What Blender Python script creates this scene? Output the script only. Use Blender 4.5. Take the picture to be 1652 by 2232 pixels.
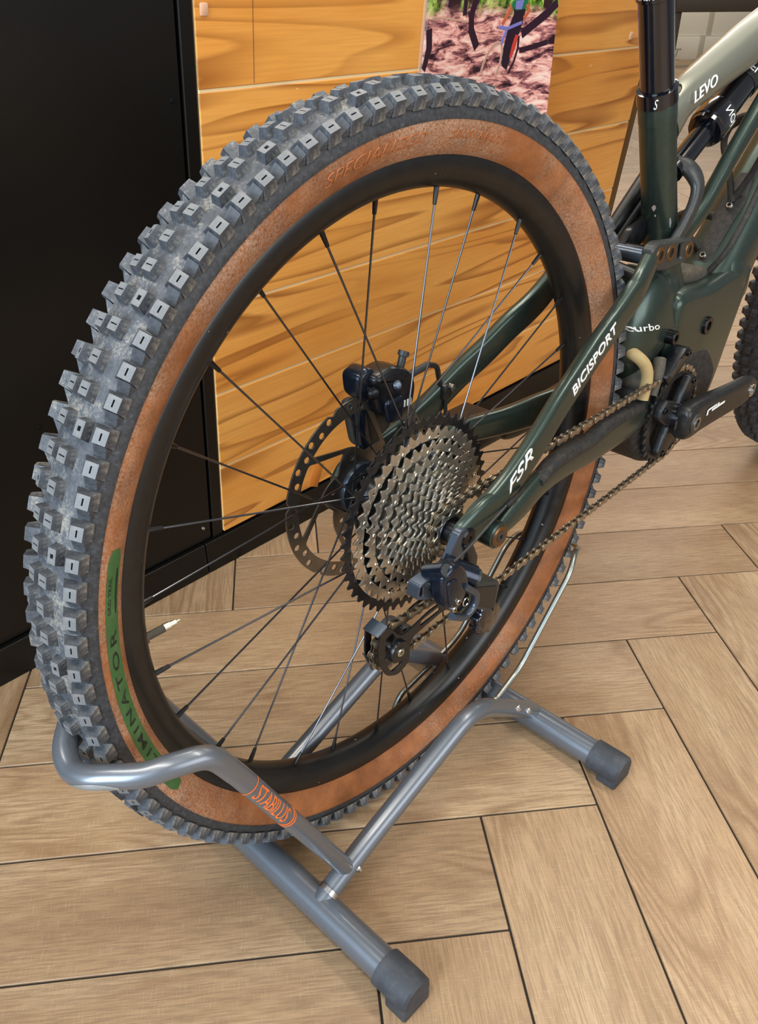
import bpy, bmesh, math, random
from math import sin, cos, pi, radians, sqrt, atan2, hypot
from mathutils import Matrix, Vector
random.seed(7)
for _o in list(bpy.data.objects): bpy.data.objects.remove(_o)
scene = bpy.context.scene
COL = scene.collection

# ------------------------------------------------------------------ camera
# world axes: X = forward along the bicycle, Y = away from the camera side, Z = up; rear axle above the origin
RCAM = Matrix(((0.6949434540, -0.7190333725, -0.0066786909),
               (-0.4162285842, -0.3946750990, -0.8191369433),
               (0.5863508859, 0.5720337188, -0.5735591192)))
CAM = Vector((-0.5125047832, -0.4704476317, 0.8016137348))
FPX = 1766.37149
cam_d = bpy.data.cameras.new('camera'); cam = bpy.data.objects.new('camera', cam_d); COL.objects.link(cam)
cam_d.sensor_fit = 'VERTICAL'; cam_d.sensor_height = 36.0; cam_d.sensor_width = 36.0*1652/2232
cam_d.lens = FPX/2232*36.0
cam_d.shift_y = 96.07/2232; cam_d.shift_x = 1.28/2232
cam_d.clip_start = 0.02; cam_d.clip_end = 60
cam.matrix_world = Matrix.Translation(CAM) @ (RCAM.transposed() @ Matrix.Diagonal((1, -1, -1))).to_4x4()
scene.camera = cam

# ------------------------------------------------------------------ world and lights
w = bpy.data.worlds.new('world'); scene.world = w; w.use_nodes = True
bg = w.node_tree.nodes['Background']; bg.inputs[0].default_value = (0.95, 0.97, 1.0, 1); bg.inputs[1].default_value = 0.24
def area(name, loc, target, sx, sy, power, col):
    d = bpy.data.lights.new(name, 'AREA'); d.shape = 'RECTANGLE'; d.size = sx; d.size_y = sy; d.energy = power; d.color = col
    o = bpy.data.objects.new(name, d); COL.objects.link(o); o.location = loc
    o.rotation_euler = (Vector(target)-Vector(loc)).to_track_quat('-Z', 'Y').to_euler(); return o
# identical ceiling strip lamps along the shop (d and e added to light the far cartons), and daylight from its windows on the left and behind the camera
for nm, lx, ly in (('a', -0.9, 0.10), ('b', 0.9, 0.10), ('c', 3.2, 1.2), ('d', 7.0, 3.2), ('e', 10.2, 4.4)):
    area('ceiling_lamp_%s_offscreen' % nm, (lx, ly, 2.6), (lx, ly, 0), 0.25, 3.0, 56, (1.0, 0.93, 0.82))
area('window_left_offscreen', (-2.6, -0.4, 1.35), (0.0, 0.0, 0.35), 1.4, 1.7, 120, (0.70, 0.85, 1.0))
area('shopfront_window_offscreen', (0.2, -3.2, 1.5), (0.3, 0.3, 0.45), 2.6, 1.8, 70, (0.95, 0.97, 1.0))
vs = scene.view_settings
vs.view_transform = 'Standard'; vs.look = 'None'; vs.exposure = 0.0; vs.gamma = 1.0; vs.use_curve_mapping = False

# ------------------------------------------------------------------ materials
def lin(r, g, b):
    f = lambda c: (c/255/12.92 if c <= 10 else ((c/255+0.055)/1.055)**2.4)
    return (f(r), f(g), f(b), 1)
class NT:
    def __init__(s, name):
        s.m = bpy.data.materials.new(name); s.m.use_nodes = True; s.t = s.m.node_tree; s.n = s.t.nodes
        s.b = s.n['Principled BSDF']
    def new(s, ty, **kw):
        x = s.n.new(ty)
        for k, v in kw.items(): setattr(x, k, v)
        return x
    def link(s, a, b): s.t.links.new(a, b)
    def ramp(s, fac, stops):
        r = s.new('ShaderNodeValToRGB'); e = r.color_ramp.elements
        while len(e) < len(stops): e.new(0.5)
        for x, (p, c) in zip(e, stops): x.position = p; x.color = c
        s.link(fac, r.inputs[0]); return r.outputs[0]
    def noise(s, vec, scale, detail=4, rough=0.55, dist=0.0):
        x = s.new('ShaderNodeTexNoise'); x.inputs['Scale'].default_value = scale; x.inputs['Detail'].default_value = detail
        x.inputs['Roughness'].default_value = rough; x.inputs['Distortion'].default_value = dist
        if vec is not None: s.link(vec, x.inputs['Vector'])
        return x.outputs[0]
    def obj(s): return s.new('ShaderNodeTexCoord').outputs['Object']
    def mapping(s, vec, scale=(1, 1, 1), loc=(0, 0, 0), rot=(0, 0, 0)):
        x = s.new('ShaderNodeMapping'); s.link(vec, x.inputs[0]); x.inputs['Scale'].default_value = scale
        x.inputs['Location'].default_value = loc; x.inputs['Rotation'].default_value = rot; return x.outputs[0]
    def mix(s, fac, a, b, bt='MIX'):
        x = s.new('ShaderNodeMix', data_type='RGBA', blend_type=bt)
        if isinstance(fac, (int, float)): x.inputs[0].default_value = fac
        else: s.link(fac, x.inputs[0])
        for i, v in ((6, a), (7, b)):
            if isinstance(v, tuple): x.inputs[i].default_value = v
            else: s.link(v, x.inputs[i])
        return x.outputs[2]
    def math(s, op, a, b=None):
        x = s.new('ShaderNodeMath', operation=op)
        for i, v in ((0, a), (1, b)):
            if v is None: continue
            if isinstance(v, (int, float)): x.inputs[i].default_value = v
            else: s.link(v, x.inputs[i])
        return x.outputs[0]
    def bump(s, h, strength=0.3, dist=0.001):
        x = s.new('ShaderNodeBump'); x.inputs['Strength'].default_value = strength; x.inputs['Distance'].default_value = dist
        s.link(h, x.inputs['Height']); s.link(x.outputs[0], s.b.inputs['Normal'])
    def color(s, c):
        if isinstance(c, tuple): s.b.inputs['Base Color'].default_value = c
        else: s.link(c, s.b.inputs['Base Color'])
    def set(s, **kw):
        for k, v in kw.items(): s.b.inputs[k.replace('_', ' ')].default_value = v
        return s
M = {}
def plain(name, c, rough=0.5, metal=0.0, spec=0.5, coat=0.0, speck=0.0, grain=0.0, speckc=None, speckscale=160):
    t = NT(name); base = lin(*c)
    if speck > 0:
        n = t.noise(t.obj(), speckscale, 6, 0.7)
        c2 = lin(*speckc) if speckc else tuple(min(1, v*2.5+0.05) for v in base[:3])+(1,)
        f = t.ramp(n, [(0.45, (0, 0, 0, 1)), (0.8, (speck, speck, speck, 1))])
        t.color(t.mix(f, base, c2))
    else: t.color(base)
    if grain > 0: t.bump(t.noise(t.obj(), 900, 3), grain, 0.0006)
    t.set(Roughness=rough, Metallic=metal); t.b.inputs['Specular IOR Level'].default_value = spec
    if coat: t.b.inputs['Coat Weight'].default_value = coat; t.b.inputs['Coat Roughness'].default_value = 0.12
    M[name] = t.m; return t
plain('frame_sage', (140, 141, 127), 0.34, 0.6, 0.5, 0.25)      # the top tube is painted a paler khaki than the rest
plain('frame_paint', (58, 72, 66), 0.34, 0.7, 0.5, 0.25, speck=0.10, speckc=(120, 130, 110))
plain('black_satin', (20, 21, 23), 0.38, 0.0, 0.5, speck=0.12, speckc=(110, 100, 85))
plain('black_gloss', (7, 10, 20), 0.12, 0.0, 0.6, 0.6)  # navy tint puts the bluish window sheen into the base colour
plain('black_matte', (24, 24, 26), 0.65, speck=0.25, speckc=(120, 110, 90))
plain('black_part', (15, 17, 22), 0.3, 0.3, 0.6, speck=0.08, speckc=(120, 120, 120))
plain('derailleur_blue', (27, 36, 50), 0.22, 0.6, 0.6, 0.2, speck=0.08, speckc=(110, 120, 130))
plain('derailleur_grey', (82, 91, 103), 0.3, 0.75, 0.5)
plain('dark_grey_part', (62, 64, 64), 0.42, 0.5, 0.5, speck=0.2, speckc=(120, 115, 100))
plain('steel_cog', (204, 200, 190), 0.24, 0.95, 0.5, speck=0.4, speckc=(128, 116, 96), speckscale=120)
plain('steel_bright', (214, 212, 205), 0.2, 1.0)
plain('steel_edge', (200, 200, 200), 0.25, 1.0)
plain('rotor_steel', (132, 126, 118), 0.28, 0.9, speck=0.4, speckc=(70, 66, 60), speckscale=60)
plain('chain_steel', (172, 162, 144), 0.26, 0.9, speck=0.5, speckc=(92, 74, 52), speckscale=300)
plain('chain_dark', (112, 98, 80), 0.4, 0.8, speck=0.3, speckc=(60, 46, 32), speckscale=300)
plain('spoke_black', (84, 84, 88), 0.2, 0.9)
plain('bolt_steel', (190, 188, 180), 0.25, 1.0)
plain('bolt_black', (26, 26, 28), 0.25, 0.6)
plain('bronze_ring', (112, 84, 56), 0.3, 0.8)
plain('stand_grey', (106, 111, 118), 0.33, 0.5, 0.5, 0.3, speck=0.05)
plain('rubber_cap', (52, 55, 60), 0.6, 0, 0.4, speck=0.3, speckc=(110, 112, 114), speckscale=60)
plain('zinc_wire', (160, 168, 164), 0.36, 1.0)
plain('white_print', (236, 238, 234), 0.5)
plain('orange_print', (232, 112, 44), 0.5)
plain('orange_tag', (236, 142, 58), 0.5)
plain('chip_metal', (205, 190, 178), 0.4, 0.5)
plain('silver_worn', (172, 182, 186), 0.35, 0.7, speck=0.4, speckc=(90, 100, 100))
plain('brass', (216, 208, 184), 0.3, 0.9)
plain('tan_hose', (176, 152, 104), 0.7, speck=0.3, speckc=(120, 100, 70), speckscale=90)
plain('bronze_trim', (92, 66, 28), 0.55, 0.1)
plain('screw_white', (206, 160, 128), 0.5)
plain('pencil', (90, 60, 34), 0.8)
plain('carton_white', (214, 208, 192), 0.7)
plain('carton_tape', (176, 170, 150), 0.5)
plain('carton_ink', (150, 146, 134), 0.7)
plain('shelf_dark', (62, 54, 44), 0.5, speck=0.1)
plain('wall_paint', (206, 200, 186), 0.8)
plain('grout', (44, 38, 34), 0.9)
plain('nipple_black', (20, 20, 22), 0.3, 0.4)
plain('gasket', (70, 66, 58), 0.8, speck=0.5, speckc=(130, 116, 86), speckscale=80)

# wood-look floor tile: grain along local X, each tile shifted by its own random value
t = NT('floor_tile'); oc = t.obj(); info = t.new('ShaderNodeObjectInfo')
comb = t.new('ShaderNodeCombineXYZ'); t.link(t.math('MULTIPLY', info.outputs['Random'], 37.0), comb.inputs[0]); t.link(t.math('MULTIPLY', info.outputs['Random'], 91.0), comb.inputs[1])
add = t.new('ShaderNodeVectorMath', operation='ADD'); t.link(oc, add.inputs[0]); t.link(comb.outputs[0], add.inputs[1]); V = add.outputs[0]
rings = t.noise(t.mapping(V, (1.3, 8.0, 1)), 1.0, 2, 0.45, 0.5)
lines = t.math('FRACT', t.math('MULTIPLY', rings, 22.0))
lines = t.math('ABSOLUTE', t.math('SUBTRACT', lines, 0.5))
tone = t.ramp(t.noise(t.mapping(V, (1.6, 7, 1)), 1.0, 4, 0.6), [(0.25, lin(138, 106, 76)), (0.5, lin(166, 136, 102)), (0.78, lin(188, 162, 128))])
fine = t.noise(t.mapping(V, (26, 420, 1)), 1.0, 3, 0.65)
cross = t.noise(t.mapping(V, (700, 60, 1)), 1.0, 2, 0.6)
kn = t.ramp(t.noise(t.mapping(V, (3, 5, 1)), 1.0, 2, 0.5), [(0.46, (0.04, 0.04, 0.04, 1)), (0.64, (0.75, 0.75, 0.75, 1))])
c = t.mix(t.math('MULTIPLY', t.ramp(lines, [(0.0, (1, 1, 1, 1)), (0.34, (0, 0, 0, 1))]), kn), tone, lin(122, 88, 58))
c = t.mix(t.ramp(fine, [(0.40, (0.55, 0.55, 0.55, 1)), (0.58, (0, 0, 0, 1))]), c, lin(122, 96, 72))
c = t.mix(t.ramp(cross, [(0.55, (0, 0, 0, 1)), (0.75, (0.16, 0.16, 0.16, 1))]), c, lin(214, 196, 164))
hv = t.new('ShaderNodeHueSaturation'); t.link(c, hv.inputs['Color'])
t.link(t.math('ADD', t.math('MULTIPLY', info.outputs['Random'], 0.28), 0.80), hv.inputs['Value'])
t.color(hv.outputs[0]); t.set(Roughness=0.42); t.b.inputs['Specular IOR Level'].default_value = 0.42
t.bump(fine, 0.12, 0.0006); M['floor_tile'] = t.m

# varnished pine: grain along local X
t = NT('pine'); oc = t.obj(); info = t.new('ShaderNodeObjectInfo')
comb = t.new('ShaderNodeCombineXYZ'); t.link(t.math('MULTIPLY', info.outputs['Random'], 53.0), comb.inputs[0]); t.link(t.math('MULTIPLY', info.outputs['Random'], 29.0), comb.inputs[2])
add = t.new('ShaderNodeVectorMath', operation='ADD'); t.link(oc, add.inputs[0]); t.link(comb.outputs[0], add.inputs[1]); V = add.outputs[0]
r1 = t.noise(t.mapping(V, (0.75, 1, 9.0)), 1.0, 2, 0.45, 0.18)
bands = t.math('FRACT', t.math('MULTIPLY', r1, 11.0))
bandm = t.ramp(bands, [(0.0, (0, 0, 0, 1)), (0.58, (0.05, 0.05, 0.05, 1)), (0.92, (0.85, 0.85, 0.85, 1)), (1.0, (0, 0, 0, 1))])
amp = t.ramp(t.noise(t.mapping(V, (2.2, 1, 5)), 1.0, 2, 0.5), [(0.34, (0.25, 0.25, 0.25, 1)), (0.56, (1, 1, 1, 1))])
base = t.ramp(t.noise(t.mapping(V, (3, 1, 9)), 1.0, 3, 0.5), [(0.3, lin(220, 144, 56)), (0.7, lin(238, 172, 86))])
c = t.mix(t.math('MULTIPLY', bandm, amp), base, lin(140, 72, 14))
fine = t.noise(t.mapping(V, (9, 1, 330)), 1.0, 3, 0.6)
c = t.mix(t.ramp(fine, [(0.4, (0.18, 0.18, 0.18, 1)), (0.6, (0, 0, 0, 1))]), c, lin(178, 108, 40))
sc = t.ramp(t.noise(t.mapping(V, (55, 1, 130), rot=(0, 0.5, 0)), 1.0, 1, 0.4), [(0.77, (0, 0, 0, 1)), (0.80, (0.6, 0.6, 0.6, 1))])
c = t.mix(sc, c, lin(246, 206, 140))
t.color(c); t.set(Roughness=0.38); t.b.inputs['Coat Weight'].default_value = 0.3; t.b.inputs['Coat Roughness'].default_value = 0.25; M['pine'] = t.m
plain('pine_raw', (242, 216, 162), 0.6)

# black counter laminate
plain('counter_black', (9, 8, 7), 0.34, 0.0, 0.35, speck=0.02, speckc=(60, 56, 50))

# dusty tyre rubber
t = NT('tyre_rubber'); V = t.obj(); n = t.noise(V, 38, 6, 0.7); n2 = t.noise(V, 420, 4, 0.7)
d = t.math('MULTIPLY', n, t.math('ADD', n2, 0.45))
t.color(t.ramp(d, [(0.28, lin(42, 44, 48)), (0.5, lin(74, 77, 82)), (0.68, lin(136, 131, 120))])); t.set(Roughness=0.62); t.bump(n2, 0.25, 0.0008); M['tyre_rubber'] = t.m
t = NT('tyre_side'); V = t.obj(); n2 = t.noise(V, 300, 5, 0.7)
t.color(t.ramp(n2, [(0.35, lin(36, 37, 40)), (0.6, lin(58, 60, 64)), (0.8, lin(104, 100, 92))])); t.set(Roughness=0.6); t.bump(n2, 0.3, 0.0008); M['tyre_side'] = t.m
# tan sidewall with whitish dust
t = NT('tyre_tan'); V = t.obj(); n = t.noise(V, 5, 4, 0.6); n2 = t.noise(V, 520, 5, 0.75); n3 = t.noise(V, 45, 4, 0.65)
base = t.ramp(n3, [(0.3, lin(120, 68, 28)), (0.7, lin(158, 93, 42))])
f = t.math('MULTIPLY', t.ramp(n, [(0.46, (0.08, 0.08, 0.08, 1)), (0.63, (0.95, 0.95, 0.95, 1))]), t.ramp(n2, [(0.38, (0, 0, 0, 1)), (0.66, (0.75, 0.75, 0.75, 1))]))
t.color(t.mix(f, base, lin(206, 188, 166))); t.set(Roughness=0.62); t.bump(n2, 0.25, 0.0006); M['tyre_tan'] = t.m
plain('knob_worn', (100, 102, 104), 0.55, speck=0.5, speckc=(160, 154, 142), speckscale=120)
plain('tan_letter', (176, 104, 58), 0.5)
plain('label_green', (58, 98, 50), 0.55, speck=0.35, speckc=(120, 150, 100), speckscale=60)
plain('label_ink', (30, 38, 24), 0.6)
t = NT('rim_black'); V = t.obj(); n2 = t.noise(V, 60, 6, 0.75); n3 = t.noise(t.mapping(V, (1, 1, 1)), 170, 2, 0.5)
c = t.ramp(n2, [(0.35, lin(8, 8, 9)), (0.75, lin(24, 23, 21))])
c = t.mix(t.ramp(n3, [(0.755, (0, 0, 0, 1)), (0.775, (0.8, 0.8, 0.8, 1))]), c, lin(180, 176, 170))
t.color(c); t.set(Roughness=0.36); M['rim_black'] = t.m
# poster print: sunlit forest floor with streaky shade and leaf green at the top
t = NT('poster_print'); V = t.obj()
sx = t.new('ShaderNodeSeparateXYZ'); t.link(V, sx.inputs[0])
st = t.noise(t.mapping(V, (20, 20, 75), rot=(0, 0.6, 0)), 1.0, 5, 0.7, 0.5)
ground = t.ramp(st, [(0.38, lin(44, 26, 36)), (0.46, lin(140, 86, 90)), (0.53, lin(232, 164, 152)), (0.64, lin(250, 220, 204))])
gr = t.noise(t.mapping(V, (60, 60, 50)), 1.0, 5, 0.7)
green = t.ramp(gr, [(0.36, lin(24, 34, 14)), (0.5, lin(92, 130, 34)), (0.64, lin(196, 220, 110))])
tr = t.ramp(t.noise(t.mapping(V, (30, 30, 2.0)), 1.0, 2, 0.4), [(0.56, (0, 0, 0, 1)), (0.58, (1, 1, 1, 1))])
zz = t.math('ADD', sx.outputs[2], t.math('MULTIPLY', t.noise(t.mapping(V, (20, 20, 20)), 1.0, 2), 0.05))
top = t.ramp(t.math('MULTIPLY', t.math('SUBTRACT', zz, 0.186), 40.0), [(0.0, (0, 0, 0, 1)), (1.0, (1, 1, 1, 1))])
c = t.mix(top, ground, t.mix(tr, green, lin(52, 32, 34)))
t.color(c); t.set(Roughness=0.25); M['poster_print'] = t.m
plain('poster_dark', (40, 26, 40), 0.3); plain('poster_red', (200, 60, 50), 0.3); plain('poster_skin', (190, 96, 66), 0.3)
plain('poster_blue', (120, 120, 190), 0.3); plain('poster_tan', (190, 150, 130), 0.3); plain('poster_green', (30, 110, 70), 0.3); plain('poster_trunk', (46, 26, 40), 0.3)
plain('paper_white', (225, 215, 205), 0.6)
# clear plastic cover and tape
t = NT('clear_film'); t.color((1, 0.96, 0.9, 1)); t.set(Roughness=0.12); t.b.inputs['Alpha'].default_value = 0.14; M['clear_film'] = t.m

# ------------------------------------------------------------------ helpers
def tag(o, label=None, cat=None, group=None, kind=None):
    if label: o['label'] = label
    if cat: o['category'] = cat
    if group: o['group'] = group
    if kind: o['kind'] = kind
    return o
WORLD = {}
def link(name, me, mat=None, parent=None, mw=None, label=None, smooth=None):
    o = bpy.data.objects.new(name, me); COL.objects.link(o)
    if mat is not None and len(me.materials) == 0: me.materials.append(M[mat])
    if smooth is not None: shade(me, smooth)
    if mw is not None: o.matrix_basis = mw
    WORLD[o.name] = mw.copy() if mw is not None else Matrix()
    if parent is not None:
        o.parent = parent
        if parent.type == 'EMPTY': o.matrix_parent_inverse = Matrix.Translation(-parent.location)
        else: o.matrix_parent_inverse = WORLD[parent.name].inverted()
    if label: o['label'] = label
    return o
def thing(name, loc, label, cat, group=None, kind=None):
    o = bpy.data.objects.new(name, None); COL.objects.link(o); o.location = loc; o.empty_display_size = 0.05
    return tag(o, label, cat, group, kind)
def shade(me, angle=35):
    for p in me.polygons: p.use_smooth = True
    me.update()
    bm = bmesh.new(); bm.from_mesh(me); a = radians(angle)
    for e in bm.edges:
        if len(e.link_faces) == 2: e.smooth = e.calc_face_angle(0) < a
    bm.to_mesh(me); bm.free(); me.update()
def mesh_from(name, verts, faces, smooth=35, merge=0.0):
    me = bpy.data.meshes.new(name); me.from_pydata([tuple(v) for v in verts], [], faces)
    bm = bmesh.new(); bm.from_mesh(me)
    if merge > 0: bmesh.ops.remove_doubles(bm, verts=bm.verts, dist=merge)
    bmesh.ops.recalc_face_normals(bm, faces=bm.faces); bm.to_mesh(me); bm.free()
    if smooth is not None: shade(me, smooth)
    return me
class MB:
    """collects several shells into one mesh"""
    def __init__(s): s.v = []; s.f = []
    def add(s, v, f):
        k = len(s.v); s.v += [Vector(x) for x in v]; s.f += [tuple(i+k for i in q) for q in f]; return s
    def addmesh(s, me, mw=Matrix()):
        return s.add([mw @ x.co for x in me.vertices], [tuple(p.vertices) for p in me.polygons])
    def mesh(s, name='m', smooth=35): return mesh_from(name, s.v, s.f, smooth)
def spline(pts, n=6):
    """Catmull-Rom through 3D points"""
    P = [Vector(p) for p in pts]; out = []
    Q = [2*P[0]-P[1]]+P+[2*P[-1]-P[-2]]
    for i in range(1, len(Q)-2):
        for j in range(n):
            u = j/n; a, b, c, d = Q[i-1], Q[i], Q[i+1], Q[i+2]
            out.append(0.5*((2*b)+(c-a)*u+(2*a-5*b+4*c-d)*u*u+(3*b-a-3*c+d)*u**3))
    out.append(P[-1]); return out
def fillet(pts, r=0.02, n=6):
    """polyline with rounded corners"""
    P = [Vector(p) for p in pts]; out = [P[0]]
    for i in range(1, len(P)-1):
        a = (P[i-1]-P[i]); b = (P[i+1]-P[i]); k = min(r, a.length*0.45, b.length*0.45)
        A = P[i]+a.normalized()*k; B = P[i]+b.normalized()*k
        for j in range(n+1):
            u = j/n; out.append((1-u)**2*A+2*u*(1-u)*P[i]+u*u*B)
    out.append(P[-1]); return out
def tube_vf(pts, rad, n=16, caps=True):
    P = [Vector(p) for p in pts]; m = len(P)
    R = rad if isinstance(rad, (list, tuple)) else [rad]*m
    T = [((P[min(i+1, m-1)]-P[max(i-1, 0)]).normalized()) for i in range(m)]
    a = Vector((0, 1, 0)) if abs(T[0].y) < 0.9 else Vector((1, 0, 0))
    N = (a-T[0]*a.dot(T[0])).normalized(); v = []; f = []
    for i in range(m):
        N = (N-T[i]*N.dot(T[i])).normalized(); B = T[i].cross(N)
        for j in range(n):
            an = 2*pi*j/n; v.append(P[i]+(N*cos(an)+B*sin(an))*R[i])
    for i in range(m-1):
        for j in range(n):
            k = (j+1) % n; f.append((i*n+j, i*n+k, (i+1)*n+k, (i+1)*n+j))
    if caps: f.append(tuple(range(n-1, -1, -1))); f.append(tuple((m-1)*n+j for j in range(n)))
    return v, f
def tube(name, pts, rad, mat, parent, n=16, label=None):
    return link(name, mesh_from(name, *tube_vf(pts, rad, n)), mat, parent, label=label)
def loft_vf(secs, n=28):
    """secs: (x,y,z, half width across Y, half height, exponent)"""
    P = [Vector(s[:3]) for s in secs]; m = len(P); v = []; f = []
    for i in range(m):
        T = (P[min(i+1, m-1)]-P[max(i-1, 0)]).normalized()
        S = Vector((0, 1, 0)); S = (S-T*S.dot(T)).normalized(); U = T.cross(S)
        hw, hh, ex = secs[i][3], secs[i][4], secs[i][5]
        for j in range(n):
            a = 2*pi*j/n; c, s = cos(a), sin(a)
            x = abs(c)**(2/ex)*(1 if c >= 0 else -1); y = abs(s)**(2/ex)*(1 if s >= 0 else -1)
            v.append(P[i]+S*(x*hw)+U*(y*hh))
    for i in range(m-1):
        for j in range(n):
            k = (j+1) % n; f.append((i*n+j, i*n+k, (i+1)*n+k, (i+1)*n+j))
    f.append(tuple(range(n-1, -1, -1))); f.append(tuple((m-1)*n+j for j in range(n)))
    return v, f
def resample(secs, k=5):
    out = []
    P = spline([s[:3] for s in secs], k); A = spline([s[3:6] for s in secs], k)
    return [tuple(p)+tuple(a) for p, a in zip(P, A)]
def loft(name, secs, mat, parent, n=28, k=5, label=None, smooth=40):
    return link(name, mesh_from(name, *loft_vf(resample(secs, k) if k else secs, n), smooth=smooth), mat, parent, label=label)
def lathe_vf(prof, c, n=64, a0=0.0, a1=2*pi, closed=False):
    """prof [(r, y)] turned about the Y axis through c (x, z)"""
    full = abs(a1-a0-2*pi) < 1e-6; m = n if full else n+1; v = []; f = []; q = len(prof)
    for i in range(m):
        a = a0+(a1-a0)*i/n
        for r, y in prof: v.append(Vector((c[0]+r*cos(a), y, c[1]+r*sin(a))))
    qq = q if closed else q-1
    for i in range(n):
        i2 = (i+1) % m
        for j in range(qq):
            j2 = (j+1) % q; f.append((i*q+j, i*q+j2, i2*q+j2, i2*q+j))
    return v, f
def lathe(name, prof, c, mat, parent, n=64, label=None, smooth=35, closed=False):
    return link(name, mesh_from(name, *lathe_vf(prof, c, n, closed=closed), smooth=smooth, merge=1e-6), mat, parent, label=label)
def disc(name, c, y0, y1, r, mat, parent, n=24, bev=0.0008, label=None, hole=0.0, depth=0.002):
    """short cylinder along Y from y0 (camera side) to y1, optional hex socket in its y0 face"""
    pr = [(0, y1), (r, y1), (r, y0+bev), (r-bev, y0)]
    if hole: pr += [(hole, y0), (hole, y0+depth), (0, y0+depth)]
    else: pr += [(0, y0)]
    return lathe(name, pr, c, mat, parent, n, label)
def box_vf(sx, sy, sz, bev=0.0, seg=2):
    bm = bmesh.new(); bmesh.ops.create_cube(bm, size=1.0)
    for v in bm.verts: v.co = Vector((v.co.x*sx, v.co.y*sy, v.co.z*sz))
    if bev: bmesh.ops.bevel(bm, geom=list(bm.edges), offset=bev, segments=seg, profile=0.5, affect='EDGES')
    v = [x.co.copy() for x in bm.verts]; bm.verts.index_update(); f = [tuple(x.index for x in p.verts) for p in bm.faces]; bm.free()
    return v, f
def box(name, c, size, mat, parent, bev=0.001, rot=None, label=None):
    v, f = box_vf(*size, bev); mw = Matrix.Translation(Vector(c))
    if rot is not None: mw = mw @ rot.to_4x4()
    return link(name, mesh_from(name, v, f), mat, parent, mw, label)
RY = lambda a: Matrix.Rotation(a, 3, 'Y')
RX = lambda a: Matrix.Rotation(a, 3, 'X')
RZ = lambda a: Matrix.Rotation(a, 3, 'Z')
def plate_mesh(loops, depth, bev=0.0, name='plate'):
    """flat plate with holes: loops in (x, z), thickness along Y (0 .. depth)"""
    cu = bpy.data.curves.new('tmp', 'CURVE'); cu.dimensions = '2D'; cu.fill_mode = 'BOTH'; cu.extrude = max(depth/2-bev, 1e-5)
    cu.bevel_depth = bev; cu.bevel_resolution = 0; cu.offset = -bev
    for lp in loops:
        s = cu.splines.new('POLY'); s.points.add(len(lp)-1); s.use_cyclic_u = True
        for p, (x, z) in zip(s.points, lp): p.co = (x, z, 0, 1)
    o = bpy.data.objects.new('tmp', cu); me = bpy.data.meshes.new_from_object(o)
    bpy.data.objects.remove(o); bpy.data.curves.remove(cu)
    me.name = name; me.materials.clear()
    for v in me.vertices: x, y, z = v.co; v.co = (x, -z+depth/2, y)   # plate spans y 0..depth
    bm = bmesh.new(); bm.from_mesh(me); bmesh.ops.remove_doubles(bm, verts=bm.verts, dist=1e-6)
    bmesh.ops.recalc_face_normals(bm, faces=bm.faces); bm.to_mesh(me); bm.free()
    return me
def plate(name, loops, y, depth, mat, parent, bev=0.0, smooth=30, label=None, mw=None):
    me = plate_mesh(loops, depth, bev, name); m = Matrix.Translation((0, y, 0))
    if mw is not None: m = mw
    return link(name, me, mat, parent, m, label, smooth)
def circle(cx, cz, r, n=24, a0=0.0): return [(cx+r*cos(a0+2*pi*i/n), cz+r*sin(a0+2*pi*i/n)) for i in range(n)]
def rounded(poly, r, n=4):
    m = len(poly); out = []
    for i in range(m):
        p = Vector(poly[i]); a = Vector(poly[i-1])-p; b = Vector(poly[(i+1) % m])-p
        k = min(r, a.length*0.45, b.length*0.45); A = p+a.normalized()*k; B = p+b.normalized()*k
        for j in range(n+1):
            u = j/n; q = (1-u)**2*A+2*u*(1-u)*p+u*u*B; out.append((q.x, q.y))
    return out
def prism(name, poly, y0, y1, mat, parent, bev=0.004, seg=3, r=0.006, label=None, taper=None):
    """rounded solid from an (x, z) outline between two Y values with soft edges; taper scales the y0 face about its centre"""
    P = rounded(poly, r) if r else poly; n = len(P)
    cx = sum(p[0] for p in P)/n; cz = sum(p[1] for p in P)/n; rings = []
    def ring(y, inset):
        k = []
        for i in range(n):
            a = Vector(P[i-1]); b = Vector(P[(i+1) % n]); tt = (b-a); tt = tt.normalized() if tt.length > 1e-9 else Vector((1, 0))
            nn = Vector((-tt.y, tt.x)); q = Vector(P[i])
            area2 = sum(P[j][0]*P[(j+1) % n][1]-P[(j+1) % n][0]*P[j][1] for j in (range(n)))
            if area2 < 0: nn = -nn
            q = q+nn*inset
            if taper and y1 != y0:
                u = (y-y1)/(y0-y1); s = 1+(taper-1)*u; q = Vector((cx+(q.x-cx)*s, cz+(q.y-cz)*s))
            k.append(Vector((q.x, y, q.y)))
        return k
    sg = 1 if y1 > y0 else -1
    for i in range(seg+1):
        a = pi/2*i/seg; rings.append(ring(y0+sg*bev*(1-cos(a)), bev*(1-sin(a))))
    for i in range(seg+1):
        a = pi/2*i/seg; rings.append(ring(y1-sg*bev*(1-sin(a)), bev*(1-cos(a))))
    v = [q for k in rings for q in k]; f = []
    for i in range(len(rings)-1):
        for j in range(n): f.append((i*n+j, i*n+(j+1) % n, (i+1)*n+(j+1) % n, (i+1)*n+j))
    f.append(tuple(range(n))); f.append(tuple((len(rings)-1)*n+j for j in range(n)))
    return link(name, mesh_from(name, v, f, smooth=45), mat, parent, label=label)
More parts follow.
